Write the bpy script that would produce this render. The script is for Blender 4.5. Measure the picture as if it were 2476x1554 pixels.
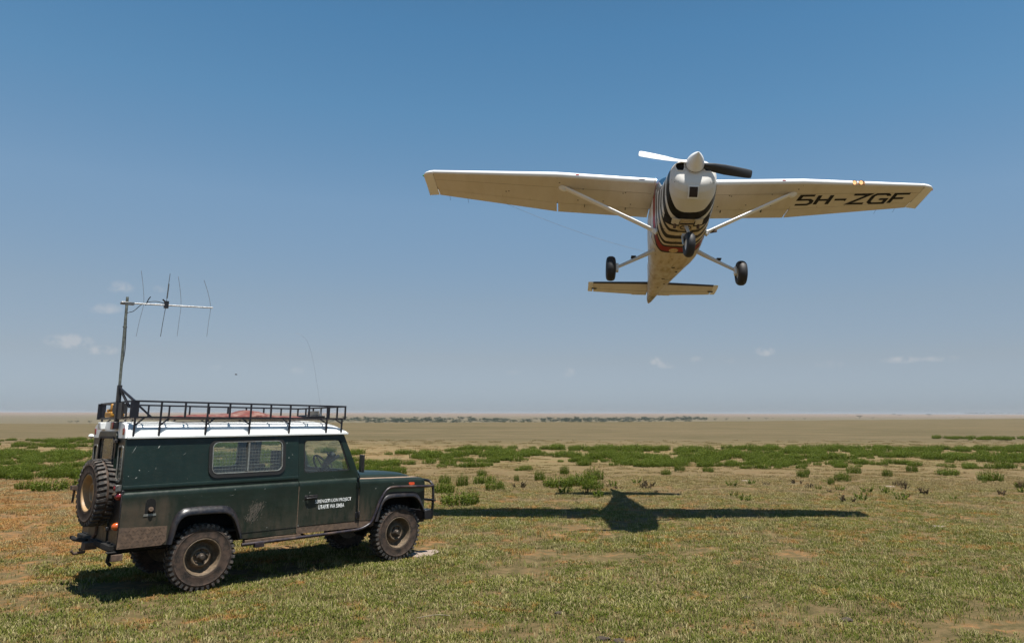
import bpy, bmesh, math, random
from mathutils import Vector, Matrix, noise as mnoise
R = math.radians
random.seed(7)
for o in list(bpy.data.objects):
    bpy.data.objects.remove(o)
scn = bpy.context.scene
COL = scn.collection

# ------------------------------------------------------------------ camera, sky, sun, exposure
CAM_H = 2.188
cam_d = bpy.data.cameras.new('camera')
cam = bpy.data.objects.new('camera', cam_d)
COL.objects.link(cam)
cam_d.sensor_width = 36.0
cam_d.lens = 1776.1 / 2476.0 * 36.0
cam_d.shift_x = -136.1 / 2476.0
cam_d.shift_y = -111.9 / 2476.0
cam_d.clip_start = 0.1
cam_d.clip_end = 30000
cam.matrix_world = (Matrix.Translation((0, 0, CAM_H)) @ Matrix.Rotation(0.1856, 4, 'X')
                    @ Matrix.Rotation(-0.002, 4, 'Y') @ Matrix.Rotation(R(90), 4, 'X'))
scn.camera = cam

SUN_DIR = Vector((0.16, -0.26, 1.0)).normalized()
SUN_EL = math.asin(SUN_DIR.z)
SUN_AZ = math.atan2(SUN_DIR.x, SUN_DIR.y)          # from +Y towards +X
world = bpy.data.worlds.new('World')
scn.world = world
world.use_nodes = True
wt = world.node_tree
wt.nodes.clear()


def wn(t, **kw):
    n = wt.nodes.new(t)
    for k, v in kw.items():
        setattr(n, k, v)
    return n


w_out = wn('ShaderNodeOutputWorld')
w_bg = wn('ShaderNodeBackground')
w_sky = wn('ShaderNodeTexSky', sky_type='NISHITA')
w_sky.sun_disc = False
w_sky.sun_elevation = SUN_EL
w_sky.sun_rotation = SUN_AZ
w_sky.altitude = 600
w_sky.air_density = 1.0
w_sky.dust_density = 0.5
w_sky.ozone_density = 0.7
w_bg.inputs['Strength'].default_value = 0.0506
w_tc = wn('ShaderNodeTexCoord')
w_sep = wn('ShaderNodeSeparateXYZ')
wt.links.new(w_tc.outputs['Generated'], w_sep.inputs[0])
# dry dusty air: the whole dome is tinted by height above the horizon, the same all the way round
w_el0 = wn('ShaderNodeMath', operation='ARCSINE')
wt.links.new(w_sep.outputs[2], w_el0.inputs[0])
w_pos = wn('ShaderNodeMath', operation='DIVIDE', use_clamp=True)
wt.links.new(w_el0.outputs[0], w_pos.inputs[0])
w_pos.inputs[1].default_value = R(90)
w_rmp = wn('ShaderNodeValToRGB')
el_ = w_rmp.color_ramp.elements
TINT = [(0, .585, .72, 1.08), (.9, .612, .728, 1.075), (4.05, .822, .790, .885), (8.3, 1.035, .990, .968), (15.5, 1.21, 1.335, 1.285), (22.6, .985, 1.43, 1.450), (28.7, .84, 1.40, 1.485), (45, .58, 1.05, 1.14), (90, .40, .70, .78)]
el_[0].position, el_[0].color = 0, (TINT[0][1] / 1.6, TINT[0][2] / 1.6, TINT[0][3] / 1.6, 1)
el_[1].position, el_[1].color = 1, (TINT[-1][1] / 1.6, TINT[-1][2] / 1.6, TINT[-1][3] / 1.6, 1)
for e_, r_, g_, b_ in TINT[1:-1]:
    n_ = el_.new(e_ / 90)
    n_.color = (r_ / 1.6, g_ / 1.6, b_ / 1.6, 1)
wt.links.new(w_pos.outputs[0], w_rmp.inputs[0])
w_sc = wn('ShaderNodeVectorMath', operation='SCALE')
w_sc.inputs['Scale'].default_value = 1.6
wt.links.new(w_rmp.outputs[0], w_sc.inputs[0])
w_hsv = wn('ShaderNodeVectorMath', operation='MULTIPLY')
wt.links.new(w_sky.outputs[0], w_hsv.inputs[0])
wt.links.new(w_sc.outputs[0], w_hsv.inputs[1])

# small fair-weather clouds low over the plain: directions measured as (azimuth, elevation, half width, half height, strength)
CLOUDS = [  # azimuth and elevation in degrees, half widths, density
    (-34.2, 4.5, 1.5, .55, .6), (-32.4, 4.0, 1.2, .36, .5), (-31.7, 8.2, 0.9, .5, .4), (-32.6, 6.75, 1.3, .42, .34), (-29.4, 8.3, .5, .3, .22),
    (0.0, 3.1, .7, .4, .28), (6.7, 4.0, .7, .38, .5), (7.6, 3.65, .9, .3, .42), (9.9, 4.05, .6, .3, .2), (12.2, 4.0, .6, .3, .24), (15.0, 4.6, .8, .42, .5),
    (19.5, 3.6, 1.2, .35, .16), (24.4, 3.75, 1.6, .28, .4), (26.8, 3.75, 1.5, .24, .3), (-4.2, 3.05, .7, .25, .2), (-20.1, 3.0, .9, .3, .16),
    (-25.2, 3.1, .8, .25, .12)]


def wmath(op, a, b=None, c=None, clamp=False):
    n = wn('ShaderNodeMath', operation=op)
    n.use_clamp = clamp
    for i, v in enumerate((a, b, c)):
        if v is None:
            continue
        if isinstance(v, (int, float)):
            n.inputs[i].default_value = v
        else:
            wt.links.new(v, n.inputs[i])
    return n.outputs[0]


w_az = wmath('ARCTAN2', w_sep.outputs[0], w_sep.outputs[1])
w_el = wmath('ARCSINE', w_sep.outputs[2])
w_noise = wn('ShaderNodeTexNoise')
w_noise.inputs['Scale'].default_value = 58
w_noise.inputs['Detail'].default_value = 6
w_noise.inputs['Roughness'].default_value = 0.6
wt.links.new(w_tc.outputs['Generated'], w_noise.inputs['Vector'])
tot = None
for az, el, hw, hh, de in CLOUDS:
    dx = wmath('DIVIDE', wmath('SUBTRACT', w_az, R(az)), R(hw))
    dy = wmath('DIVIDE', wmath('SUBTRACT', w_el, R(el)), R(hh))
    d2 = wmath('ADD', wmath('MULTIPLY', dx, dx), wmath('MULTIPLY', dy, dy))
    m = wmath('MULTIPLY', wmath('SUBTRACT', 1.0, d2, clamp=True), de * 1.7)
    tot = m if tot is None else wmath('ADD', tot, m)
nm = wmath('MULTIPLY', wmath('SUBTRACT', w_noise.outputs['Fac'], 0.42, clamp=True), 3.4)
c_fac = wmath('MINIMUM', wmath('MULTIPLY', tot, nm), 0.42)
w_mix = wn('ShaderNodeMix', data_type='RGBA')
wt.links.new(c_fac, w_mix.inputs['Factor'])
wt.links.new(w_hsv.outputs[0], w_mix.inputs[6])
w_mix.inputs[7].default_value = (6.9, 6.9, 7.05, 1)
wt.links.new(w_mix.outputs[2], w_bg.inputs['Color'])
wt.links.new(w_bg.outputs[0], w_out.inputs['Surface'])

sun_d = bpy.data.lights.new('sun', 'SUN')
sun_d.energy = 5.0
sun_d.angle = R(0.53)
sun_d.color = (1.0, 0.955, 0.88)
sun = bpy.data.objects.new('sun', sun_d)
COL.objects.link(sun)
sun.rotation_euler = (-SUN_DIR).to_track_quat('-Z', 'Y').to_euler()

scn.view_settings.view_transform = 'Standard'
scn.view_settings.look = 'None'
scn.view_settings.exposure = 0.75
scn.view_settings.gamma = 1.0
scn.view_settings.use_curve_mapping = False
scn.cycles.max_bounces = 8
scn.cycles.transparent_max_bounces = 16
scn.cycles.volume_bounces = 0
scn.cycles.use_denoising = True

# ------------------------------------------------------------------ helpers


class NT:
    """small node-tree writer"""

    def __init__(self, name, tree=None):
        if tree is None:
            self.mat = bpy.data.materials.new(name)
            self.mat.use_nodes = True
            self.t = self.mat.node_tree
            self.t.nodes.clear()
        else:
            self.t = tree

    def n(self, typ, ins=None, **kw):
        nd = self.t.nodes.new(typ)
        for k, v in kw.items():
            setattr(nd, k, v)
        if ins:
            for k, v in ins.items():
                self.put(nd.inputs[k], v)
        return nd

    def put(self, sock, v):
        if isinstance(v, bpy.types.NodeSocket):
            self.t.links.new(v, sock)
        elif isinstance(v, tuple) and len(v) == 3 and sock.type == 'RGBA':
            sock.default_value = (*v, 1)
        else:
            sock.default_value = v

    def math(self, op, a, b=None, c=None, clamp=False):
        nd = self.n('ShaderNodeMath', operation=op)
        nd.use_clamp = clamp
        for i, v in enumerate((a, b, c)):
            if v is not None:
                self.put(nd.inputs[i], v)
        return nd.outputs[0]

    def mix(self, f, a, b, mode='MIX'):
        nd = self.n('ShaderNodeMix', data_type='RGBA', blend_type=mode)
        self.put(nd.inputs['Factor'], f)
        self.put(nd.inputs[6], a)
        self.put(nd.inputs[7], b)
        return nd.outputs[2]

    def noise(self, vec, scale, detail=4, rough=.55, dist=0.0):
        nd = self.n('ShaderNodeTexNoise', {'Scale': scale, 'Detail': detail, 'Roughness': rough, 'Distortion': dist})
        if vec is not None:
            self.put(nd.inputs['Vector'], vec)
        return nd.outputs['Fac']

    def ss(self, v, a, b, lo=0.0, hi=1.0):
        nd = self.n('ShaderNodeMapRange', interpolation_type='SMOOTHSTEP')
        self.put(nd.inputs['Value'], v)
        nd.inputs['From Min'].default_value = a
        nd.inputs['From Max'].default_value = b
        nd.inputs['To Min'].default_value = lo
        nd.inputs['To Max'].default_value = hi
        return nd.outputs[0]

    def sep(self, v):
        nd = self.n('ShaderNodeSeparateXYZ')
        self.put(nd.inputs[0], v)
        return nd.outputs

    def vmul(self, v, s):
        nd = self.n('ShaderNodeVectorMath', operation='MULTIPLY')
        self.put(nd.inputs[0], v)
        nd.inputs[1].default_value = s
        return nd.outputs[0]

    def bump(self, h, strength, dist):
        return self.n('ShaderNodeBump', {'Height': h, 'Strength': strength, 'Distance': dist}).outputs[0]

    def out(self, sh):
        o = self.n('ShaderNodeOutputMaterial')
        self.put(o.inputs['Surface'], sh)
        return self.mat

    def pbr(self, color, rough=.5, metal=0.0, normal=None, spec=.5, coat=0.0, **kw):
        p = self.n('ShaderNodeBsdfPrincipled', {'Base Color': color, 'Roughness': rough, 'Metallic': metal,
                                                'Specular IOR Level': spec, 'Coat Weight': coat})
        if normal is not None:
            self.put(p.inputs['Normal'], normal)
        for k, v in kw.items():
            self.put(p.inputs[k.replace('_', ' ')], v)
        return p.outputs[0]

    def objco(self):
        return self.n('ShaderNodeTexCoord').outputs['Object']

    def pos(self):
        return self.n('ShaderNodeNewGeometry').outputs['Position']


def simple(name, col, rough=.5, metal=0.0, vary=.25, scale=30, coat=0.0, dirt=None, dirt_amt=.5):
    m = NT(name)
    co = m.objco()
    nz = m.noise(co, scale, 4)
    c = m.mix(m.ss(nz, .3, .75), tuple(x * (1 - vary) for x in col), tuple(min(1, x * (1 + vary)) for x in col))
    if dirt:
        d = m.ss(m.noise(co, scale * .35, 5, .65), .45, .68)
        c = m.mix(m.math('MULTIPLY', d, dirt_amt), c, dirt)
    r = m.ss(m.noise(co, scale * 2, 3), .2, .8, max(0, rough - .08), min(1, rough + .08))
    return m.out(m.pbr(c, r, metal, coat=coat))


class MB:
    def __init__(s):
        s.v = []
        s.f = []

    def add(s, vs, fs):
        b = len(s.v)
        s.v += [tuple(p) for p in vs]
        s.f += [tuple(i + b for i in f) for f in fs]
        return s

    def box(s, x0, x1, y0, y1, z0, z1, M=None):
        vs = [Vector((x, y, z)) for z in (z0, z1) for y in (y0, y1) for x in (x0, x1)]
        if M is not None:
            vs = [M @ p for p in vs]
        return s.add(vs, [(0, 2, 3, 1), (4, 5, 7, 6), (0, 1, 5, 4), (2, 6, 7, 3), (0, 4, 6, 2), (1, 3, 7, 5)])

    def loft(s, rings, closed=True, cap=True, loop=False):
        n = len(rings[0])
        vs = [p for r in rings for p in r]
        fs = []
        m = len(rings)
        for i in range(m if loop else m - 1):
            a, b = i * n, ((i + 1) % m) * n
            for j in range(n if closed else n - 1):
                k = (j + 1) % n
                fs.append((a + j, a + k, b + k, b + j))
        if cap and closed and not loop:
            fs.append(tuple(range(n))[::-1])
            fs.append(tuple((m - 1) * n + j for j in range(n)))
        return s.add(vs, fs)

    def tube(s, pts, r, n=8, square=False, closed=False):
        pts = [Vector(p) for p in pts]
        m = len(pts)
        rs = r if isinstance(r, (list, tuple)) else [r] * m
        rings = []
        up = None
        for i, p in enumerate(pts):
            if closed:
                d = pts[(i + 1) % m] - pts[i - 1]
            else:
                d = pts[min(i + 1, m - 1)] - pts[max(i - 1, 0)]
            d.normalize()
            if up is None:
                up = Vector((0, 0, 1)) if abs(d.z) < .9 else Vector((1, 0, 0))
            side = d.cross(up).normalized()
            up = side.cross(d).normalized()
            if square:
                k = rs[i]
                rings.append([p + side * a * k + up * b * k for a, b in ((-1, -1), (1, -1), (1, 1), (-1, 1))])
            else:
                rings.append([p + (side * math.cos(t) + up * math.sin(t)) * rs[i]
                              for t in (2 * math.pi * j / n for j in range(n))])
        return s.loft(rings, loop=closed)

    def lathe(s, prof, o, ax, n=24, cap=False):
        """prof: list of (radius, height along ax)"""
        ax = Vector(ax).normalized()
        o = Vector(o)
        a = ax.orthogonal().normalized()
        b = ax.cross(a)
        rings = [[o + ax * h + (a * math.cos(t) + b * math.sin(t)) * max(r, 1e-4) for t in
                  (2 * math.pi * j / n for j in range(n))] for r, h in prof]
        return s.loft(rings, cap=cap)

    def prism(s, poly, fmap, d0, d1):
        """poly: 2D list; fmap(a, b, d) -> 3D"""
        n = len(poly)
        vs = [fmap(a, b, d0) for a, b in poly] + [fmap(a, b, d1) for a, b in poly]
        fs = [tuple(range(n))[::-1], tuple(range(n, 2 * n))]
        for i in range(n):
            j = (i + 1) % n
            fs.append((i, j, n + j, n + i))
        return s.add(vs, fs)

    def holed(s, outer, inner, c, fmap, d0, d1, rim=True):
        """panel with one opening; both outlines star-shaped about c"""
        def hit(poly, a):
            dx, dy = math.cos(a), math.sin(a)
            best = None
            for i in range(len(poly)):
                x1, y1 = poly[i][0] - c[0], poly[i][1] - c[1]
                x2, y2 = poly[(i + 1) % len(poly)][0] - c[0], poly[(i + 1) % len(poly)][1] - c[1]
                ex, ey = x2 - x1, y2 - y1
                den = dx * ey - dy * ex
                if abs(den) < 1e-12:
                    continue
                t = (x1 * ey - y1 * ex) / den
                u = (x1 * dy - y1 * dx) / den
                if t > 0 and -1e-6 <= u <= 1 + 1e-6:
                    best = t if best is None else max(best, t)
            return (c[0] + dx * best, c[1] + dy * best)
        angs = sorted(set(round(math.atan2(p[1] - c[1], p[0] - c[0]), 5) for p in outer + inner))
        O = [hit(outer, a) for a in angs]
        I = [hit(inner, a) for a in angs]
        n = len(angs)
        vs = [fmap(*p, d0) for p in O] + [fmap(*p, d0) for p in I] + [fmap(*p, d1) for p in O] + [fmap(*p, d1) for p in I]
        fs = []
        for i in range(n):
            j = (i + 1) % n
            fs += [(i, j, n + j, n + i), (2 * n + j, 2 * n + i, 3 * n + i, 3 * n + j), (n + i, n + j, 3 * n + j, 3 * n + i),
                   (j, i, 2 * n + i, 2 * n + j)]
        return s.add(vs, fs)

    def mesh(s, name, mat, sharp=35, bevel=0):
        me = bpy.data.meshes.new(name)
        me.from_pydata(s.v, [], s.f)
        bm = bmesh.new()
        bm.from_mesh(me)
        bmesh.ops.recalc_face_normals(bm, faces=bm.faces)
        bm.to_mesh(me)
        bm.free()
        me.shade_smooth()
        me.set_sharp_from_angle(angle=R(sharp))
        if mat:
            me.materials.append(mat)
        return me

    def build(s, name, mat, parent=None, sharp=35, bevel=0):
        o = bpy.data.objects.new(name, s.mesh(name, mat, sharp))
        COL.objects.link(o)
        if parent:
            o.parent = parent
        if bevel:
            b = o.modifiers.new('bevel', 'BEVEL')
            b.width = bevel
            b.segments = 2
            b.limit_method = 'ANGLE'
            b.angle_limit = R(40)
            b.harden_normals = False
        return o


def rrect(x0, x1, z0, z1, r, n=5):
    p = []
    for cx, cz, a0 in ((x1 - r, z1 - r, 0), (x0 + r, z1 - r, 90), (x0 + r, z0 + r, 180), (x1 - r, z0 + r, 270)):
        for i in range(n + 1):
            a = R(a0 + 90 * i / n)
            p.append((cx + r * math.cos(a), cz + r * math.sin(a)))
    return p


def rpoly(pts, r, n=4):
    """round the corners of a polygon"""
    out = []
    m = len(pts)
    for i in range(m):
        p = Vector(pts[i])
        a = Vector(pts[i - 1]) - p
        b = Vector(pts[(i + 1) % m]) - p
        k = min(r, a.length * .45, b.length * .45)
        q0 = p + a.normalized() * k
        q1 = p + b.normalized() * k
        for j in range(n + 1):
            t = j / n
            q = q0 * (1 - t) ** 2 + p * 2 * t * (1 - t) + q1 * t * t
            out.append((q.x, q.y))
    return out


def smooth_path(pts, n=6):
    """Catmull-Rom"""
    P = [Vector(p) for p in pts]
    P = [P[0] * 2 - P[1]] + P + [P[-1] * 2 - P[-2]]
    out = []
    for i in range(1, len(P) - 2):
        for j in range(n):
            t = j / n
            out.append(.5 * ((2 * P[i]) + (P[i + 1] - P[i - 1]) * t + (2 * P[i - 1] - 5 * P[i] + 4 * P[i + 1] - P[i + 2]) * t * t
                             + (3 * P[i] - P[i - 1] - 3 * P[i + 1] + P[i + 2]) * t ** 3))
    out.append(P[-2])
    return out


def thing(name, label, cat, M=None, group=None):
    o = bpy.data.objects.new(name, None)
    o.empty_display_size = .2
    COL.objects.link(o)
    if M is not None:
        o.matrix_world = M
    o['label'] = label
    o['category'] = cat
    if group:
        o['group'] = group
    return o


def tag(o, label=None, cat=None, group=None, kind=None):
    for k, v in (('label', label), ('category', cat), ('group', group), ('kind', kind)):
        if v:
            o[k] = v
    return o


def text_mesh(body, size_x, height, thick=.002, offset=.0, shear=0.0, space=1.0):
    """flat lettering scaled to a width and cap height, origin at lower left, in the XY plane"""
    cu = bpy.data.curves.new('txt', 'FONT')
    cu.body = body
    cu.offset = offset
    cu.shear = shear
    cu.space_character = space
    cu.resolution_u = 3
    ob = bpy.data.objects.new('txt', cu)
    COL.objects.link(ob)
    dg = bpy.context.evaluated_depsgraph_get()
    me = bpy.data.meshes.new_from_object(ob.evaluated_get(dg))
    bpy.data.objects.remove(ob)
    bpy.data.curves.remove(cu)
    xs = [v.co.x for v in me.vertices]
    ys = [v.co.y for v in me.vertices]
    sx = size_x / (max(xs) - min(xs))
    sy = height / (max(ys) - min(ys))
    for v in me.vertices:
        v.co.x = (v.co.x - min(xs)) * sx
        v.co.y = (v.co.y - min(ys)) * sy
    return me


# point-instancer (geometry nodes) for what nobody could count
def scatter(name, pts, protos, label, cat, mat=None):
    """pts: (x, y, z, rot, scale, idx)"""
    me = bpy.data.meshes.new(name)
    me.from_pydata([p[:3] for p in pts], [], [])
    for an, k, ty in (('rot', 3, 'FLOAT'), ('sc', 4, 'FLOAT'), ('idx', 5, 'INT')):
        a = me.attributes.new(an, ty, 'POINT')
        a.data.foreach_set('value', [p[k] for p in pts])
    ob = bpy.data.objects.new(name, me)
    COL.objects.link(ob)
    g = bpy.data.node_groups.new(name, 'GeometryNodeTree')
    g.interface.new_socket('Geometry', in_out='INPUT', socket_type='NodeSocketGeometry')
    g.interface.new_socket('Geometry', in_out='OUTPUT', socket_type='NodeSocketGeometry')
    N = g.nodes
    gi, go = N.new('NodeGroupInput'), N.new('NodeGroupOutput')
    inst = N.new('GeometryNodeInstanceOnPoints')
    g2i = N.new('GeometryNodeGeometryToInstance')
    for pr in protos:
        oi = N.new('GeometryNodeObjectInfo')
        oi.inputs['Object'].default_value = pr
        oi.inputs['As Instance'].default_value = True
        g.links.new(oi.outputs['Geometry'], g2i.inputs[0])
    g.links.new(gi.outputs[0], inst.inputs['Points'])
    g.links.new(g2i.outputs[0], inst.inputs['Instance'])
    inst.inputs['Pick Instance'].default_value = True

    def attr(nm, ty):
        a = N.new('GeometryNodeInputNamedAttribute')
        a.data_type = ty
        a.inputs['Name'].default_value = nm
        return a.outputs['Attribute']
    g.links.new(attr('idx', 'INT'), inst.inputs['Instance Index'])
    cx = N.new('ShaderNodeCombineXYZ')
    g.links.new(attr('rot', 'FLOAT'), cx.inputs[2])
    g.links.new(cx.outputs[0], inst.inputs['Rotation'])
    g.links.new(attr('sc', 'FLOAT'), inst.inputs['Scale'])
    g.links.new(inst.outputs[0], go.inputs[0])
    md = ob.modifiers.new('scatter', 'NODES')
    md.node_group = g
    tag(ob, label, cat, kind='stuff')
    return ob


# ------------------------------------------------------------------ materials: ground and plants
def ground_colour(m, p):
    """soil and turf colour by place in the world"""
    s = m.sep(p)
    X, Y = s[0], s[1]
    flat = m.n('ShaderNodeCombineXYZ', {0: X, 1: Y}).outputs[0]
    n_big = m.noise(flat, .22, 4, .6)
    n_mid = m.noise(flat, 1.3, 5, .65)
    n_sm = m.noise(flat, 6.0, 5, .7)
    n_fine = m.noise(flat, 42.0, 3, .7)
    near = m.ss(Y, 9, 26)
    g = m.math('ADD', m.math('MULTIPLY', n_big, .42), m.math('ADD', m.math('MULTIPLY', n_mid, .36), m.math('MULTIPLY', n_sm, .42)))
    g = m.math('SUBTRACT', g, m.math('MULTIPLY', near, .09))
    g = m.math('SUBTRACT', g, m.ss(X, -3.0, -9.0, 0, .05))
    green = m.ss(m.math('ADD', g, m.ss(Y, 14, 8, 0, .035)), .41, .61)
    straw = m.mix(m.ss(n_sm, .3, .7), (.255, .195, .105), (.375, .300, .180))
    grn = m.mix(m.ss(n_mid, .35, .65), (.095, .128, .018), (.180, .200, .045))
    c = m.mix(green, straw, grn)
    # thin places where the orange soil shows, mostly to the left and in a belt at 10-20 m
    lft = m.ss(X, -2.0, -9.0)
    belt = m.math('MULTIPLY', m.ss(Y, 10, 13.5), m.ss(Y, 30, 18))
    on = m.math('ADD', m.math('MULTIPLY', m.noise(flat, 1.5, 6, .7, .3), .75), m.math('MULTIPLY', m.noise(flat, 6.5, 5, .7), .6))
    on = m.math('ADD', on, m.math('ADD', m.math('MULTIPLY', lft, .085), m.math('MULTIPLY', belt, .05)))
    om = m.ss(on, .72, .88)
    c = m.mix(m.math('MULTIPLY', om, .80), c, (.42, .205, .068))
    bn = m.ss(m.math('ADD', m.math('MULTIPLY', m.noise(flat, 1.1, 5, .65), .8), m.math('MULTIPLY', m.noise(flat, 6.5, 4, .7), .5)), .86, .96)
    c = m.mix(m.math('MULTIPLY', bn, .75), c, (.235, .160, .105))
    # dry pinkish sward from 20 m on, browner plain beyond the bushes
    st = m.noise(m.vmul(flat, (.035, .16, 1)), 1.0, 6, .65)
    mid = m.ss(Y, 16, 30)
    dry = m.mix(m.ss(m.math('ADD', m.math('MULTIPLY', n_mid, .5), m.math('MULTIPLY', n_sm, .5)), .38, .62), (.205, .145, .066), (.310, .225, .112))
    dry = m.mix(m.ss(m.noise(flat, .45, 5, .7), .50, .68, 0, .6), dry, (.33, .190, .095))
    c = m.mix(m.math('MULTIPLY', mid, .75), c, dry)
    far = m.ss(Y, 42, 66)
    n_far = m.noise(m.vmul(flat, (.12, .30, 1)), 1.0, 6, .72)
    plain = m.mix(m.ss(m.math('ADD', m.math('MULTIPLY', st, .5), m.math('MULTIPLY', n_far, .5)), .38, .62), (.118, .098, .046), (.200, .150, .082))
    c = m.mix(far, c, plain)
    c = m.mix(m.ss(Y, 500, 1200), c, (.170, .138, .076))
    c = m.mix(m.ss(Y, 1300, 3200), c, (.25, .175, .12))
    v = m.math('MULTIPLY', m.ss(n_fine, .25, .75, .78, 1.18), m.ss(m.noise(flat, 15, 4, .75), .3, .7, .84, 1.14))
    c = m.mix(1.0, c, m.n('ShaderNodeCombineColor', {0: v, 1: v, 2: v}).outputs[0], 'MULTIPLY')
    c = m.mix(1.0, c, (GK, GK, GK), 'MULTIPLY')
    return c, om, n_sm


GK = .655
m = NT('ground')
p = m.pos()
gc, nf, ns = ground_colour(m, p)
bh = m.math('ADD', m.math('MULTIPLY', m.noise(p, 60, 4, .7), .5), m.noise(p, 11, 4, .6))
gY = m.sep(p)[1]
gc = m.mix(m.ss(gY, 40, 20, 0, .85), gc, m.mix(m.ss(ns, .35, .65), (.070, .052, .024), (.150, .098, .052)))  # near soil darkened: shade between the grass blades put into the colour
gc = m.mix(m.math('MULTIPLY', nf, m.ss(gY, 34, 22, 0, .6)), gc, (.275, .135, .052))
M_GROUND = m.out(m.pbr(gc, .95, spec=.12, normal=m.bump(bh, .9, .03)))

m = NT('grass_blade')
p = m.pos()
gc, nf, ns = ground_colour(m, p)
rnd = m.n('ShaderNodeAttribute', attribute_name='rnd').outputs['Fac']
c = m.mix(m.ss(rnd, .52, .88), gc, (.315, .268, .155))
c = m.mix(m.ss(rnd, .38, .04), c, (.058, .086, .020))
tint = m.mix(1.0, m.mix(m.math('ADD', .25, m.math('MULTIPLY', nf, .45)), c, gc), (1.42, 1.38, 1.32), 'MULTIPLY')
dif = m.n('ShaderNodeBsdfDiffuse', {'Color': tint}).outputs[0]
trn = m.n('ShaderNodeBsdfTranslucent', {'Color': tint}).outputs[0]
M_BLADE = m.out(m.n('ShaderNodeMixShader', {0: .3, 1: dif, 2: trn}).outputs[0])


def leaf_mat(name, c0, c1, c2):
    m = NT(name)
    rnd = m.n('ShaderNodeAttribute', attribute_name='rnd').outputs['Fac']
    c = m.mix(m.ss(rnd, 0, .55), c0, c1)
    c = m.mix(m.ss(rnd, .72, 1), c, c2)
    dif = m.n('ShaderNodeBsdfPrincipled', {'Base Color': c, 'Roughness': .6, 'Specular IOR Level': .2}).outputs[0]
    trn = m.n('ShaderNodeBsdfTranslucent', {'Color': c}).outputs[0]
    return m.out(m.n('ShaderNodeMixShader', {0: .3, 1: dif, 2: trn}).outputs[0])


M_LEAF = leaf_mat('shrub_leaf', (.046, .074, .006), (.102, .135, .010), (.190, .205, .028))
M_LEAF_DRY = leaf_mat('dry_leaf', (.035, .035, .014), (.085, .055, .03), (.13, .09, .05))
M_ACACIA = leaf_mat('acacia_leaf', (.020, .036, .016), (.032, .052, .024), (.048, .068, .032))  # lightened and blued: distance haze put into the leaf colour
M_BARK = simple('bark', (.10, .075, .055), .9)
M_STEM = simple('herb_stem', (.10, .12, .04), .8)


def set_rnd(me, vals):
    a = me.attributes.new('rnd', 'FLOAT', 'FACE')
    a.data.foreach_set('value', vals)


# ------------------------------------------------------------------ terrain
EDGE = [(-3, .0150), (-.66, .0148), (-.3, .0130), (.15, .0106), (.35, .0082), (.61, .0056), (3, .0050)]


def edge_y(x, y):
    a = x / max(y, 1)
    for (a0, s0), (a1, s1) in zip(EDGE, EDGE[1:]):
        if a <= a1 or a1 == 3:
            t = min(1, max(0, (a - a0) / (a1 - a0)))
            return 2.188 / (s0 + (s1 - s0) * t)


def terrain(x, y):
    if y < 120:
        return 0.0
    e = edge_y(x, y)
    if y < e:
        return 0.0
    z = -0.022 * (y - e)
    floor = -11.2 + 0.6 * math.sin(x * .004)
    if z < floor:
        z = floor
    if y > 1000:
        rise = (y - 1000) / 4000
        z = floor + (12.6 + .5 * math.sin(x * .0011 + 1) + (x / 4000) * -1.0) * min(1.0, rise) ** .85
    return z


ys = [-400, -150, -60, -20, 0, 5, 10, 20, 30, 45, 60, 80, 100, 120, 140]
ys += [145 + 8 * i for i in range(45)] + [520, 560, 620, 700, 800, 900, 950, 1000, 1050, 1120, 1200, 1350, 1500, 1700, 2000, 2400, 2800,
                                          3300, 3800, 4300, 4700, 5000, 5300, 5600]
xs = [-5200, -4500, -3500, -2600, -1900, -1400, -1000, -760, -560, -420, -320, -240, -180, -140, -100, -70, -45, -25, -10, 0, 10, 25, 45, 70,
      100, 125, 150, 175, 200, 225, 250, 280, 320, 360, 420, 500, 600, 760, 1000, 1400, 1900, 2600, 3500, 4500, 5200]
vs = []
for y in ys:
    for x in xs:
        vs.append((x, y, terrain(x, y) if y < 5300 else terrain(x, 5000) - (y - 5000) * .004))
nx = len(xs)
fs = [(j * nx + i, j * nx + i + 1, (j + 1) * nx + i + 1, (j + 1) * nx + i) for j in range(len(ys) - 1) for i in range(nx - 1)]
mb = MB()
mb.add(vs, fs)
g_ob = mb.build('ground', M_GROUND, sharp=180)
g_ob['kind'] = 'structure'
# ------------------------------------------------------------------ distant trees


def on_slope(a, s):
    """distance at which the ground in direction a (x / y) is seen under slope s"""
    best = (9, 1000)
    y = 860.0
    while y < 4950:
        d = abs((terrain(a * y, y) - CAM_H) / y - s)
        if d < best[0]:
            best = (d, y)
        y += 5
    return best[1]


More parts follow.
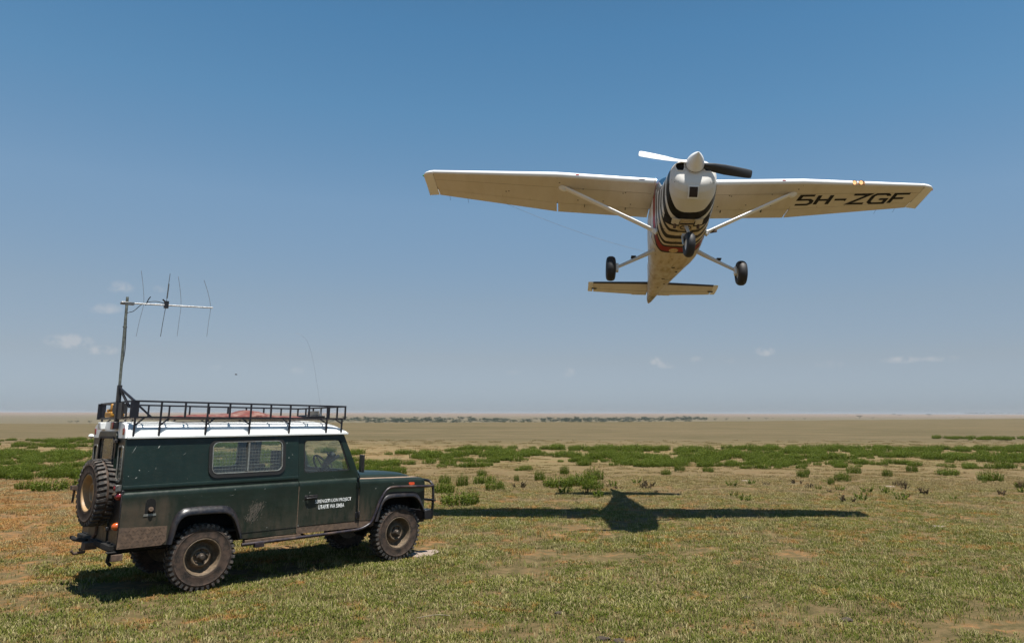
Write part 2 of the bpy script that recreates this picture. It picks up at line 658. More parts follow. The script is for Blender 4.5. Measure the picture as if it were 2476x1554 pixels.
def acacia_mesh(seed, h, w, flat, n_leaf):
    rr = random.Random(seed)
    t = MB()
    lean = rr.uniform(-.1, .1)
    fork = Vector((lean * h * .3, 0, h * .35))
    t.tube([(0, 0, -.3), fork * .6, fork], [h * .035, h * .028, h * .022], 6)
    for k in range(6):
        a = k * 1.05 + rr.uniform(-.3, .3)
        tip = Vector((math.cos(a) * w * .36, math.sin(a) * w * .36, h * rr.uniform(.72, .88)))
        t.tube([fork, fork.lerp(tip, .5) + Vector((0, 0, -h * .05)), tip], [h * .018, h * .012, h * .005], 5)
    trunk = t.mesh('trunk', M_BARK)
    c = MB()
    vals = []
    lobes = [(rr.uniform(-.36, .36) * w, rr.uniform(-.36, .36) * w, h * rr.uniform(.66, .9), rr.uniform(.13, .25) * w) for _ in range(9)]
    for _ in range(n_leaf):
        lx, ly, lz, lr = rr.choice(lobes)
        d = Vector((rr.gauss(0, 1), rr.gauss(0, 1), rr.gauss(0, 1))).normalized() * lr * rr.uniform(.35, 1.05)
        q = Vector((lx + d.x, ly + d.y, min(h, lz + d.z * flat)))
        e = rr.uniform(.05, .11) * h * .55
        u = Vector((rr.gauss(0, 1), rr.gauss(0, 1), rr.gauss(0, .5))).normalized() * e
        v = Vector((rr.gauss(0, 1), rr.gauss(0, 1), rr.gauss(0, .5))).normalized() * e
        c.add([q - u, q - v * .6, q + u, q + v * .6], [(0, 1, 2, 3)])
        vals.append(rr.random())
    me = c.mesh('crown', M_ACACIA)
    set_rnd(me, vals)
    return trunk, me


ACACIAS = [acacia_mesh(10 + i, h, w, fl, 420) for i, (h, w, fl) in enumerate(
    ((6.5, 9.0, .38), (7.5, 8.0, .6), (5.0, 8.0, .5), (6.0, 11.0, .33), (3.2, 5.5, .7)))]


def tree(x, y, k, s, label, name='acacia_tree', group=None, cat='tree'):
    e = thing(name, label, cat, Matrix.Translation((x, y, terrain(x, y))) @ Matrix.Rotation(random.uniform(0, 6.28), 4, 'Z') @ Matrix.Scale(s, 4), group)
    for nm, me in zip(('trunk', 'crown'), ACACIAS[k]):
        o = bpy.data.objects.new(nm, me)
        COL.objects.link(o)
        o.parent = e
    return e


FAR_TREES = [  # direction, slope, kind, size, label
    (-.6644, -.0149, 4, 1.15, 'low dark bush tree, left one of three beside the vehicle\'s rear rack'),
    (-.6560, -.0149, 4, 1.3, 'wide low bush tree in the middle of the group of three behind the vehicle\'s rear'),
    (-.6381, -.0149, 4, 1.2, 'low rounded bush tree nearest the vehicle\'s spare wheel on the far plain'),
    (-.1842, .0004, 0, 1.5, 'lone flat tree on the skyline just right of the vehicle'),
    (.1834, -.01035, 4, 1.2, 'small round tree just right of the end of the wooded belt'),
    (.1965, -.01032, 2, 1.0, 'tree standing second right of the wooded belt\'s end'),
    (.2115, -.0099, 3, .8, 'broad low tree pair right of the wooded belt, under the wing strut'),
    (.2417, -.00925, 1, .75, 'solitary round tree on the far plain below the registration letters'),
    (.2648, -.00861, 2, .9, 'small tree below and just left of a smaller tree on the far plain'),
    (.2739, -.00721, 4, .9, 'tiny tree above and right of a slightly bigger one on the far plain'),
    (.3010, -.00854, 4, .8, 'tiny lone bush tree in front of the pale far slope'),
    (.3161, -.00812, 4, 1.1, 'low row-like bush tree on the far plain right of a tiny lone bush'),
    (.3717, -.00248, 0, .9, 'flat-topped tree high on the pale slope, left of two beside it'),
    (.3868, -.00206, 3, .8, 'wide flat-topped tree highest on the pale slope below the wing tip'),
    (.3901, -.00758, 0, 1.35, 'umbrella-shaped acacia at the foot of the pale slope'),
    (.4076, -.00695, 3, .7, 'low spreading tree just right of the umbrella-shaped acacia'),
    (.4360, -.00295, 0, 1.5, 'tall flat-topped acacia part way up the pale slope'),
    (.4430, -.00393, 3, 1.2, 'low flat tree just below the tall acacia on the pale slope'),
    (.4832, -.00424, 3, 1.7, 'large dark dome-shaped tree alone on the right part of the pale slope'),
    (.5157, -.00477, 4, .8, 'tiny tree right of the large dome-shaped tree on the pale slope'),
    (.5229, -.00515, 4, .9, 'rightmost small tree on the pale slope'),
]
for a, s, k, sc, lb in FAR_TREES:
    y = on_slope(a, s)
    tree(a * y, y, k, sc, lb)
# rocky outcrop crowned with trees on the skyline
for dx, k, sc in ((-16, 2, 1.3), (-5, 1, 1.35), (8, 3, 1.3), (20, 4, 1.2)):
    tree(.1465 * 4800 + dx, 4800, k, sc, 'tree of the dark clump on the skyline right below the aircraft\'s nose wheel', group='trees of the skyline clump')


def joined_trees(name, spots, label, cat='woodland'):
    """a far wood that reads as one mass"""
    c, vals = MB(), []
    for x, y, k, s, rot in spots:
        me = ACACIAS[k][1]
        M = Matrix.Translation((x, y, terrain(x, y))) @ Matrix.Rotation(rot, 4, 'Z') @ Matrix.Scale(s, 4)
        at = me.attributes['rnd'].data
        step = 3
        b = len(c.v)
        for i, f in enumerate(me.polygons):
            if i % step:
                continue
            cc = M @ f.center
            b = len(c.v)
            for vi in f.vertices:
                c.v.append(tuple(cc + (M @ me.vertices[vi].co - cc) * 1.75))
            c.f.append((b, b + 1, b + 2, b + 3))
            vals.append(at[i].value)
    me = bpy.data.meshes.new(name)
    me.from_pydata(c.v, [], c.f)
    me.materials.append(M_ACACIA)
    set_rnd(me, vals)
    o = bpy.data.objects.new(name, me)
    COL.objects.link(o)
    tag(o, label, cat, kind='stuff')
    return o


rr = random.Random(5)
spots = []
for i in range(1000):
    a = rr.uniform(-.36, .165) if rr.random() < .93 else rr.uniform(.1, .185)
    if a < -.33 and rr.random() < .5:
        continue
    dens = .55 + .45 * math.sin(a * 34) * math.sin(a * 11 + 1)
    if rr.random() > dens + .25:
        continue
    y = rr.uniform(860, 1180) + max(0, a) * 900
    spots.append((a * y, y, rr.choice((0, 1, 1, 2, 2, 3, 4, 4)), rr.uniform(.55, 1.2), rr.uniform(0, 6.28)))
joined_trees('distant_woodland', spots, 'belt of dark trees along the valley beyond the brown plain')
spots = []
for i in range(130):
    a = rr.uniform(.53, .635)
    y = rr.uniform(4700, 4980)
    spots.append((a * y, y, rr.choice((1, 2, 3)), rr.uniform(1.0, 1.9), rr.uniform(0, 6.28)))
joined_trees('skyline_woodland', spots, 'blue hazy line of trees on the skyline at the right')

# ------------------------------------------------------------------ leafy herbs of the plain


def herb_mesh(seed, rad, h, nst, leaf, mat, spread=.18):
    rr = random.Random(seed)
    c, vals = MB(), []
    for s in range(nst):
        a = rr.uniform(0, 6.28)
        d = math.sqrt(rr.random()) * rad
        bx, by = math.cos(a) * d, math.sin(a) * d * .9
        hh = h * rr.uniform(.55, 1.0) * (1 - .35 * (d / rad) ** 2)
        tx, ty = bx + math.cos(a) * spread * hh + rr.uniform(-.05, .05), by + math.sin(a) * spread * hh + rr.uniform(-.05, .05)
        base, tip = Vector((bx, by, -.01)), Vector((tx, ty, hh))
        br = rr.random()
        w = .004
        c.add([base + Vector((-w, 0, 0)), base + Vector((w, 0, 0)), tip], [(0, 1, 2)])
        vals.append(.1)
        n = int(5 + 7 * hh / h)
        for k in range(n):
            t = (k + .6) / n
            q = base.lerp(tip, t)
            an = rr.uniform(0, 6.28)
            L = leaf * rr.uniform(.6, 1.1) * (1.15 - .5 * t)
            dv = Vector((math.cos(an), math.sin(an), rr.uniform(.6, 2.4))).normalized() * L
            wv = dv.cross(Vector((0, 0, 1))).normalized() * L * .26
            c.add([q, q + dv * .5 + wv, q + dv, q + dv * .5 - wv], [(0, 1, 2, 3)])
            vals.append(min(1, max(0, .25 * br + .75 * rr.random() * (.5 + .6 * t))))
    me = bpy.data.meshes.new('herb')
    me.from_pydata(c.v, [], c.f)
    me.materials.append(mat)
    set_rnd(me, vals)
    return me


HERBS = [herb_mesh(30 + i, .5, .43, 115, .08, M_LEAF, .12) for i in range(5)]
HERBS_DRY = [herb_mesh(50 + i, .5, .33, 75, .06, M_LEAF_DRY, .3) for i in range(2)]
for me in HERBS + HERBS_DRY:
    me.name = 'leafy_bush'


def herb(x, y, w, label, hk=1.0, dry=False, name='leafy_bush', group=None, k=None):
    me = (HERBS_DRY if dry else HERBS)[(k if k is not None else random.randrange(5)) % (2 if dry else 5)]
    o = bpy.data.objects.new(name, me)
    COL.objects.link(o)
    o.location = (x, y, 0)
    o.rotation_euler.z = random.uniform(0, 6.28)
    o.scale = (w, w, hk)
    tag(o, label, 'bush', group)
    return o


ISO = [
    (-2.63, 18.66, 0.95, .95, 0, 'big green leafy bush standing just ahead of the vehicle\'s bull bar'),
    (-3.45, 21.18, 0.62, .9, 0, 'green bush right above the vehicle\'s headlight corner'),
    (-2.10, 21.98, 0.56, .8, 0, 'green bush behind and right of the big bush before the bull bar'),
    (-2.62, 23.88, 0.70, .8, 0, 'wide green bush directly behind a smaller one in the open ground ahead of the vehicle'),
    (-3.21, 23.09, 0.36, 1.0, 0, 'narrow upright green bush standing alone ahead of the bonnet'),
    (-0.28, 23.02, 0.95, .95, 0, 'left half of the long dark green bush patch above the aircraft\'s shadow'),
    (0.42, 23.48, 0.95, 1.0, 0, 'middle of the long dark green bush patch above the aircraft\'s shadow'),
    (0.72, 22.2, 0.62, .9, 0, 'right end of the long green bush patch, nearest the tail shadow'),
    (0.86, 25.36, 0.62, 1.1, 0, 'bushy green clump just behind the right end of the long patch'),
    (-0.94, 25.16, 0.38, .9, 0, 'small round green bush behind the long patch, on its left'),
    (-0.13, 27.66, 0.36, .9, 0, 'small bush further back, straight behind the long patch'),
    (-1.68, 24.88, 0.17, .6, 0, 'tiny green tuft bush between the vehicle and the long patch'),
    (-3.89, 23.99, 0.36, .8, 0, 'low green bush beside the vehicle\'s bonnet edge'),
    (-3.04, 26.79, 0.36, .7, 0, 'small bush at the rear of the open ground ahead of the bonnet'),
    (9.10, 25.13, 0.55, .85, 0, 'dark reddish green bush, front one of a close group of three on the right'),
    (9.11 - .9, 26.52, 0.42, .8, 0, 'green bush left of the dark reddish one on the right'),
    (10.65, 28.25, 0.55, .9, 0, 'rounded green bush behind the dark reddish one on the right'),
    (9.19 + 1.1, 23.54, 0.5, .7, 1, 'dry brown withered bush on the right of the open ground'),
    (11.31, 26.88, 0.34, .8, 0, 'small isolated green bush right of the withered one'),
    (13.14, 28.95, 0.42, .95, 0, 'compact dark green bush standing in front of the green belt on the right'),
    (13.80, 27.58, 0.80, .7, 0, 'wide low green bush near the right side'),
    (13.99, 25.18, 0.75, .95, 0, 'big dark green bush close to the right edge'),
    (8.23, 23.76, 0.22, .7, 0, 'tiny pale green bush in front of the close group of three'),
    (8.78, 26.88 + 1, 0.24, .6, 0, 'tiny green bush behind and left of the close group of three'),
    (13.68, 22.93, 0.3, 1.0, 1, 'half dry bush cut by the right edge of the picture'),
    (17.76, 30.85, 0.65, .95, 0, 'dark bush at the front of the green belt near the right edge'),
    (4.30, 29.17, 0.42, .8, 0, 'green bush ahead of the belt, right of the propeller-side shadow'),
    (3.57, 27.53, 0.4, .6, 0, 'low yellowish green bush at the front of the belt above the shadow\'s right wing'),
    (5.35, 28.9, 0.45, .6, 0, 'low pale green bush ahead of the belt, second from the shadow\'s tail'),
    (-14.75, 21.68, 0.95, .9, 0, 'wide green bush left of the spare wheel'),
    (-15.66, 22.07, 0.6, .7, 0, 'low green bush farther left of the wide one by the spare wheel'),
    (-14.31, 22.5, 0.6, 1.1, 0, 'tall green bush closest behind the spare wheel'),
    (-17.79, 24.86, 0.5, .8, 0, 'small green bush near the left edge of the picture'),
    (-18.86, 25.49, 0.5, .8, 0, 'green bush cut by the left edge of the picture'),
    (-18.02, 27.38, 0.4, .7, 0, 'small bush behind the one at the left edge'),
]
for x, y, w, hk, dry, lb in ISO:
    herb(x, y, w / .95, lb, hk, bool(dry))

# the belt of bushes: the nearest ones singly, the rest as one mass
rr = random.Random(11)


def belt_density(x, y):
    """how thickly the bushes stand, 0..1"""
    a = x / y
    n = mnoise.noise(Vector((x * .16, y * .22, 3.1)))
    n2 = mnoise.noise(Vector((x * .5, y * .5, 8.1)))
    if a > -.38:
        front = 31.0 - 2.6 * (1 if a < -.05 else 0) + 2.0 * mnoise.noise(Vector((x * .12, 1.7, 0)))
        back = 46 + 5 * max(0, a) + 2.5 * mnoise.noise(Vector((x * .08, 5.7, 0)))
        if a < -.20:
            front = 26.5
            back = 44
        if y < front or y > back:
            return 0
        d = .32 + 1.7 * n + 1.5 * n2 + (.14 if a > .05 else -.06)
        if y > 36 and a > -.1:
            d += .28
        return d
    front, back = 25.0, 41.0
    if 46 < y < 60 and x < -20:
        return .60 + 1.4 * n + .6 * n2 - (.0 if y > 52 else .25)
    if y < front or y > back:
        return 0
    return .68 + 1.6 * n + 1.4 * n2


cand = []
for i in range(15000):
    y = rr.uniform(24, 62)
    x = rr.uniform(-.80 * y, .68 * y)
    if -11 < x < -3.8 and y < 24:
        continue
    if rr.random() < belt_density(x, y) * .27:
        cand.append((x, y))
# thin belt far right
for i in range(90):
    y = rr.uniform(64, 69)
    x = rr.uniform(33, 50)
    cand.append((x, y))
cand.sort(key=lambda q: q[1])
near_n = 90
mass = []
for i, (x, y) in enumerate(cand):
    w = rr.uniform(.30, .80) * (1 + .2 * (y > 36))
    hk = rr.uniform(.5, .95)
    if i < near_n:
        herb(x, y, w, 'leafy green bush at the front of the green belt across the plain', hk, group='bushes along the front of the green belt')
    else:
        mass.append((x, y, 0, rr.uniform(0, 6.28), w, rr.randrange(5)))
PROTO = []
for me in HERBS:
    o = bpy.data.objects.new('leafy_bush_source', me)
    PROTO.append(o)
scatter('shrubbery', mass, PROTO, 'band of low green bushes stretching across the whole plain', 'shrubbery')

# small dark weeds in the dry sward
WEED = [herb_mesh(70 + i, .10, .16, 9, .06, (M_LEAF_DRY, M_LEAF)[i % 2], .5) for i in range(4)]
for i in range(46):
    y = rr.uniform(19.2, 24.5)
    x = rr.uniform(-1.5, 9.5) if rr.random() < .85 else rr.uniform(9, 14)
    o = bpy.data.objects.new('weed', WEED[rr.randrange(4)])
    COL.objects.link(o)
    o.location = (x, y, 0)
    o.scale = [rr.uniform(.7, 1.5)] * 3
    o.rotation_euler.z = rr.uniform(0, 6)
    tag(o, 'small dark weed sprouting from the dry grass around the aircraft\'s shadow', 'weed', 'weeds in the dry grass')

# ------------------------------------------------------------------ grass


def turf_patch(seed, size, n, h0, h1, w0):
    rr = random.Random(seed)
    V, F, vals = [], [], []
    tufts = [(rr.uniform(-.5, .5) * size, rr.uniform(-.5, .5) * size, rr.uniform(.025, .07), rr.random()) for _ in range(int(n / 14))]
    for i in range(n):
        tx, ty, tr, tv = rr.choice(tufts)
        x, y = tx + rr.gauss(0, tr), ty + rr.gauss(0, tr)
        h = rr.uniform(h0, h1) * (.7 + .6 * tv)
        a = rr.uniform(0, 6.28)
        lean = rr.uniform(.1, 1.1) * h
        w = w0 * rr.uniform(.6, 1.3)
        d = Vector((math.cos(a), math.sin(a), 0))
        s = Vector((-d.y, d.x, 0)) * w
        b = Vector((x, y, -.004))
        mid = b + d * lean * .35 + Vector((0, 0, h * .62))
        tip = b + d * lean + Vector((0, 0, h))
        k = len(V)
        V += [b - s, b + s, mid + s * .8, mid - s * .8, tip]
        F += [(k, k + 1, k + 2, k + 3), (k + 3, k + 2, k + 4)]
        v = min(1, max(0, .68 * tv + .32 * rr.random()))
        vals += [v, v]
    me = bpy.data.meshes.new('turf')
    me.from_pydata(V, [], F)
    me.materials.append(M_BLADE)
    set_rnd(me, vals)
    return me


TURF = [bpy.data.objects.new('turf_source', turf_patch(100 + i, .62, 1050, .013, .036, .0042)) for i in range(6)]
TURF_T = [bpy.data.objects.new('tall_turf_source', turf_patch(120 + i, .35, 110, .03, .075, .0032)) for i in range(3)]
rr = random.Random(3)
pts = []


def turf_keep(x, y):
    n = mnoise.noise(Vector((x * .55, y * .55, 0))) + .5 * mnoise.noise(Vector((x * 1.7, y * 1.7, 4)))
    return n


y = 6.2
while y < 27:
    step = .40 + .008 * y
    x = -.82 * y - .5
    while x < .68 * y + .5:
        n = turf_keep(x, y)
        if rr.random() < (.985 if n > -.45 else .84) - (.09 if x < -4 - .0 * y and y > 9.3 else 0):
            pts.append((x + rr.uniform(-.15, .15), y + rr.uniform(-.15, .15), 0, rr.uniform(0, 6.28),
                        rr.uniform(1.0, 1.3) * (1 + .25 * max(-.3, n)), rr.randrange(6)))
        if n > -.05 and rr.random() < .42:
            pts.append((x + rr.uniform(-.25, .25), y + rr.uniform(-.25, .25), 0, rr.uniform(0, 6.28), rr.uniform(.8, 1.3), 6 + rr.randrange(3)))
        x += step
    y += step
y = 27
while y < 62:
    step = .75 + .02 * (y - 27)
    x = -.82 * y - .5
    while x < .68 * y + .5:
        if rr.random() < .62:
            pts.append((x + rr.uniform(-.4, .4), y + rr.uniform(-.4, .4), 0, rr.uniform(0, 6.28), rr.uniform(.9, 1.5), rr.randrange(6)))
        x += step
    y += step
scatter('grass', pts, TURF + TURF_T, 'short mottled green and straw coloured grass covering the near ground', 'grass')

# pale stones and twigs lying in the grass
M_STONE = simple('pale_stone', (.27, .21, .17), .85, vary=.2, scale=9, dirt=(.18, .12, .08))


def stone(x, y, sx, sy, sz, label, name='stone', seed=0, rot=0.0, group=None):
    rr = random.Random(seed)
    bm = bmesh.new()
    bmesh.ops.create_icosphere(bm, subdivisions=3, radius=1)
    for v in bm.verts:
        n = mnoise.noise(v.co * 1.4 + Vector((seed * 3.1, 0, 0)))
        v.co *= 1 + .35 * n
        v.co.z = max(-.5, min(v.co.z, .55 + .12 * n))
    me = bpy.data.meshes.new(name)
    bm.to_mesh(me)
    bm.free()
    me.shade_smooth()
    me.materials.append(M_STONE)
    o = bpy.data.objects.new(name, me)
    COL.objects.link(o)
    o.location = (x, y, 0)
    o.scale = (sx, sy, sz)
    o.rotation_euler.z = rot
    tag(o, label, 'stone', group)


stone(-2.27, 12.22, .36, .19, .05, 'flat pale pinkish stone slab lying beside the front wheel', 'flat_stone', 2, R(62))
stone(7.35, 15.2, .16, .09, .03, 'flat pale stone in the short grass on the right below the wing shadow', seed=3)
stone(9.85, 23.3, .20, .10, .04, 'flat white stone just in front of the withered bush', seed=4)
stone(-5.85, 10.9, .11, .06, .025, 'small white stone in the orange soil left of the vehicle', seed=5, rot=.5)
stone(5.9, 25.2, .16, .08, .03, 'pale stone lying in the dry sward behind the shadow\'s right wing', seed=6)
stone(7.1, 24.0, .2, .08, .03, 'pale flat stone left of the close group of three bushes', seed=8)
M_TWIG = simple('dry_twig', (.20, .165, .11), .9)


def twig(pts, r, label):
    o = MB().tube(smooth_path(pts, 4), r, 5).build('dry_twig', M_TWIG)
    tag(o, label, 'twig')


twig([(-1.62, 8.42, .03), (-1.42, 8.47, .05), (-1.28, 8.52, .03)], .005, 'short grey twig lying flat in the bottom foreground')

# dung and dark clods
M_DUNG = simple('dry_dung', (.045, .032, .022), .95, vary=.4)
for i, (x, y, r_, lb) in enumerate(((.80 - .9, 8.72, .05, 'dark dung clod in the foreground grass below the shadow of the aircraft'),
                                    (.35, 7.75, .07, 'dark dung clump at the bottom edge of the picture, left one of two'),
                                    (.50, 7.70, .06, 'dark dung clump at the bottom edge of the picture, right one of two'),
                                    (2.15, 9.40, .06, 'brown clod in the grass right of the middle foreground'),
                                    (3.00, 8.45, .07, 'dark clod in a green tussock in the right foreground'))):
    rr = random.Random(i)
    bm = bmesh.new()
    bmesh.ops.create_icosphere(bm, subdivisions=2, radius=1)
    for v in bm.verts:
        v.co *= 1 + .5 * mnoise.noise(v.co * 2.2 + Vector((i * 5, 0, 0)))
    me = bpy.data.meshes.new('dung')
    bm.to_mesh(me)
    bm.free()
    me.materials.append(M_DUNG)
    o = bpy.data.objects.new('dung', me)
    COL.objects.link(o)
    o.location = (x, y, .008)
    o.scale = (r_, r_ * .7, r_ * .40)
    tag(o, lb, 'dung')

# one small bird far off over the plain
mb = MB()
mb.tube([(-.22, 0, 0), (-.08, 0, .02), (.12, 0, .02), (.24, 0, .03)], [.01, .06, .06, .02], 8)
for s in (-1, 1):
    mb.add([(.12, 0, .04), (-.08, 0, .04), (-.12, s * .5, .16), (.02, s * .55, .17), (-.14, s * .85, .1)], [(0, 1, 2, 3), (3, 2, 4)])
o = mb.build('bird', simple('bird_feather', (.03, .03, .035), .8))
o.location = Vector((math.sin(R(-24.16)) * 62, math.cos(R(-24.16)) * 62, CAM_H + math.tan(R(2.62)) * 62))
o.rotation_euler = (0, .1, .5)
o.scale = (.42, .42, .42)
tag(o, 'tiny dark bird in flight low over the plain above the vehicle\'s roof', 'bird')
# ================================================================== the four-wheel-drive vehicle
CAR_M = (Matrix.Translation((-5.1615, 10.3005, 0.0)) @ Matrix.Rotation(.771, 4, 'Z') @ Matrix.Rotation(-.0008, 4, 'Y')
         @ Matrix.Rotation(-.018, 4, 'X'))
car = thing('off_road_vehicle', 'dusty dark green long-wheelbase four-wheel-drive with white roof parked on the grass', 'car', CAR_M)


def paint(name, base, dusty=1.0, rough=.38):
    m = NT(name)
    co = m.objco()
    s = m.sep(co)
    X, Z = s[0], s[2]
    n1 = m.noise(co, 3.2, 6, .62)
    n2 = m.noise(m.vmul(co, (5, 5, 1.3)), 3.0, 5, .65)
    n3 = m.noise(co, 55, 4, .7)
    # dust collects low down: a road-dirt coat with an uneven upper edge
    low = m.ss(m.math('ADD', Z, m.math('MULTIPLY', m.math('SUBTRACT', n1, .5), .55)), 1.22, .56)
    mott = m.math('ADD', m.math('MULTIPLY', n1, .5), m.math('MULTIPLY', n2, .6))
    dirt = m.math('MULTIPLY', m.math('MULTIPLY', low, m.ss(mott, .36, .74)), .50 * dusty)
    # splash dirt behind both wheels
    wh = m.math('ADD', m.ss(m.math('ABSOLUTE', m.math('SUBTRACT', X, -.72)), .42, .0), m.ss(m.math('ABSOLUTE', m.math('SUBTRACT', X, 2.18)), .34, .0))
    wz = m.ss(Z, 1.12, .62)
    dirt = m.math('MAXIMUM', dirt, m.math('MULTIPLY', m.math('MULTIPLY', wh, wz), m.ss(n2, .30, .58, 0, .72 * dusty)))
    dirt = m.math('MAXIMUM', dirt, m.ss(n3, .52, .80, 0, .22))
    rq = m.math('MULTIPLY', m.ss(X, -.30, -.52), m.ss(m.math('ADD', Z, m.math('MULTIPLY', n1, .25)), 1.34, 1.18))
    dirt = m.math('MAXIMUM', dirt, m.math('MULTIPLY', rq, m.ss(mott, .36, .66, .15, .62 * dusty)))
    c = m.mix(m.ss(n1, .3, .7), base, tuple(x * 1.35 for x in base))
    c = m.mix(dirt, c, (.074, .049, .030))
    # chips and scratches
    ch = m.noise(co, 26, 2, .5)
    c = m.mix(m.ss(ch, .765, .80, 0, .7), c, (.42, .42, .38))
    r = m.math('ADD', m.math('MULTIPLY', dirt, .5), m.ss(n2, .2, .8, rough - .06, rough + .1))
    return m.out(m.pbr(c, r, spec=.4, coat=.0, normal=m.bump(m.noise(m.vmul(co, (1, 1, 1.6)), 3.0, 3), .35, .02)))


M_GREEN = paint('green_paint', (.0055, .0125, .0082))
M_GREEN_CLEAN = paint('green_paint_upper', (.0040, .0118, .0090), .35)
M_MUDDY = simple('mud_caked_metal', (0.1050, 0.0668, 0.0433), .85, vary=.35, scale=22, dirt=(.08, .055, .04), dirt_amt=.6)
M_WHITE = simple('white_roof_paint', (.76, .78, .78), .38, vary=.03, scale=8, dirt=(.50, .46, .40), dirt_amt=.22)
M_BLACK = simple('black_paint', (0.0077, 0.0077, 0.0101), .42, vary=.3, dirt=(.10, .075, .055), dirt_amt=.22)
M_RACK = simple('black_rack_enamel', (0.0064, 0.0064, 0.0114), .38, vary=.3, scale=40, dirt=(.06, .05, .04), dirt_amt=.15)
M_PLAST = simple('black_plastic', (0.0077, 0.0077, 0.0108), .36, vary=.25, dirt=(.12, .085, .06), dirt_amt=.22, scale=14)
M_RUB = simple('window_rubber', (0.0022, 0.0022, 0.0026), .7)
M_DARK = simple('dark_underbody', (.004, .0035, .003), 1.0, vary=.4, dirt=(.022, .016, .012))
M_INT = simple('dark_blue_grey_trim', (0.0191, 0.0255, 0.0350), .8, vary=.2)
M_SEAT = simple('grey_seat_cloth', (0.0191, 0.0204, 0.0267), .9)
M_ALU = simple('galvanised_strip', (.20, .21, .20), .5, .4, dirt=(.16, .12, .08))
M_STEEL = simple('weathered_steel', (0.1909, 0.1909, 0.1846), .42, .8, vary=.3, scale=60, dirt=(.12, .09, .07), dirt_amt=.5)
M_RUST = simple('rusty_brown_steel', (0.1018, 0.0636, 0.0414), .8, .1, vary=.4, dirt=(.05, .035, .03))


def tyre_mat():
    m = NT('dusty_tyre_rubber')
    co = m.objco()
    n = m.noise(co, 9, 5, .6)
    n2 = m.noise(co, 60, 3, .7)
    c = m.mix(m.ss(n, .35, .62), (.020, .017, .015), (.072, .048, .036))
    c = m.mix(m.ss(n2, .45, .8, 0, .4), c, (.115, .083, .066))
    return m.out(m.pbr(c, .85, spec=.25, normal=m.bump(n2, .3, .004)))


M_TYRE = tyre_mat()
M_TREAD = simple('tyre_tread_rubber', (0.0350, 0.0331, 0.0318), .8, vary=.3, scale=50, dirt=(.17, .135, .11), dirt_amt=.7)
M_RIM = simple('mud_brown_rim', (0.1273, 0.0891, 0.0541), .7, vary=.35, scale=30, dirt=(.075, .052, .036), dirt_amt=.7)
M_RIM_TAN = simple('tan_painted_rim', (0.3309, 0.2100, 0.1018), .55, vary=.2, scale=16, dirt=(.28, .17, .09), dirt_amt=.5)
M_HUB = simple('greasy_hub_metal', (0.0827, 0.0668, 0.0541), .5, .5, vary=.4, scale=60, dirt=(.05, .04, .03))


def glass_mat(name, tint, refl=1.0, haze=.04):
    m = NT(name)
    tr = m.n('ShaderNodeBsdfTransparent', {'Color': tint}).outputs[0]
    gl = m.n('ShaderNodeBsdfGlossy', {'Color': (.95, .97, 1.0), 'Roughness': .02}).outputs[0]
    df = m.n('ShaderNodeBsdfDiffuse', {'Color': (.34, .30, .25)}).outputs[0]
    fc = m.n('ShaderNodeLayerWeight', {'Blend': .5}).outputs['Facing']
    fr = m.math('ADD', .04, m.math('MULTIPLY', m.math('POWER', fc, 5.0), .9))
    a = m.n('ShaderNodeMixShader', {0: m.math('MULTIPLY', fr, refl, clamp=True), 1: tr, 2: gl}).outputs[0]
    d = m.ss(m.noise(m.objco(), 7, 4, .6), .3, .75, haze * .4, haze * 1.6)
    return m.out(m.n('ShaderNodeMixShader', {0: d, 1: a, 2: df}).outputs[0])


M_GLASS = glass_mat('dusty_glass', (.90, .94, .92), 1.0, .03)
M_RED = simple('red_lens', (.16, .006, .009), .2, vary=.15, coat=.6)
M_ORANGE = simple('orange_lens', (.42, .075, .010), .2, vary=.15, coat=.6)
M_LETTER = simple('white_lettering', (.74, .75, .74), .55, vary=.12, scale=90)


def yy(z):
    return .87 if z < 1.175 else .835 - (z - 1.30) * .11


def side(s):
    """side-panel map: (x, z, depth inwards) to car space; s = -1 right side, 1 left side"""
    return lambda a, b, d: (a, s * (yy(b) - d), b)


REAR_X, B_X, A_X, WING_X = -.965, 1.193, 2.108, 3.235
shoulder = [(.870, 1.170), (.869, 1.196), (.861, 1.220), (.846, 1.235), (.825, 1.240), (.800, 1.240)]


def sweep_x(mb, prof, x0, x1, s, th=.012, dz=lambda x: 0.0, n=1):
    """profile (y, z) swept along x, given thickness by a copy set inwards"""
    rings = []
    xs_ = [x0 + (x1 - x0) * i / n for i in range(n + 1)]
    inner = [(y - th, z - th * .6) for y, z in prof[::-1]]
    for x in xs_:
        rings.append([(x, s * y, z + dz(x)) for y, z in prof + inner])
    mb.loft(rings)


arch_r_in = [(-.395, .60), (-.372, .70), (-.335, .84), (-.270, .905), (-.18, .918), (.14, .912), (.245, .893), (.315, .83), (.375, .70), (.415, .575)]
arch_r_out = [(-.445, .60), (-.425, .72), (-.390, .885), (-.315, .985), (-.20, 1.012), (.15, 1.005), (.275, .978), (.365, .89), (.425, .73), (.468, .575)]
arch_f_in = [(2.405, .60), (2.43, .70), (2.475, .83), (2.545, .893), (2.65, .912), (2.95, .905), (3.04, .888), (3.10, .83), (3.16, .74), (3.195, .672)]
arch_f_out = [(2.345, .60), (2.375, .72), (2.425, .87), (2.50, .962), (2.62, .99), (2.97, .980), (3.08, .960), (3.15, .88), (3.205, .77), (3.232, .672)]
hood_dz = lambda x: -.030 * (x - A_X) / 1.13

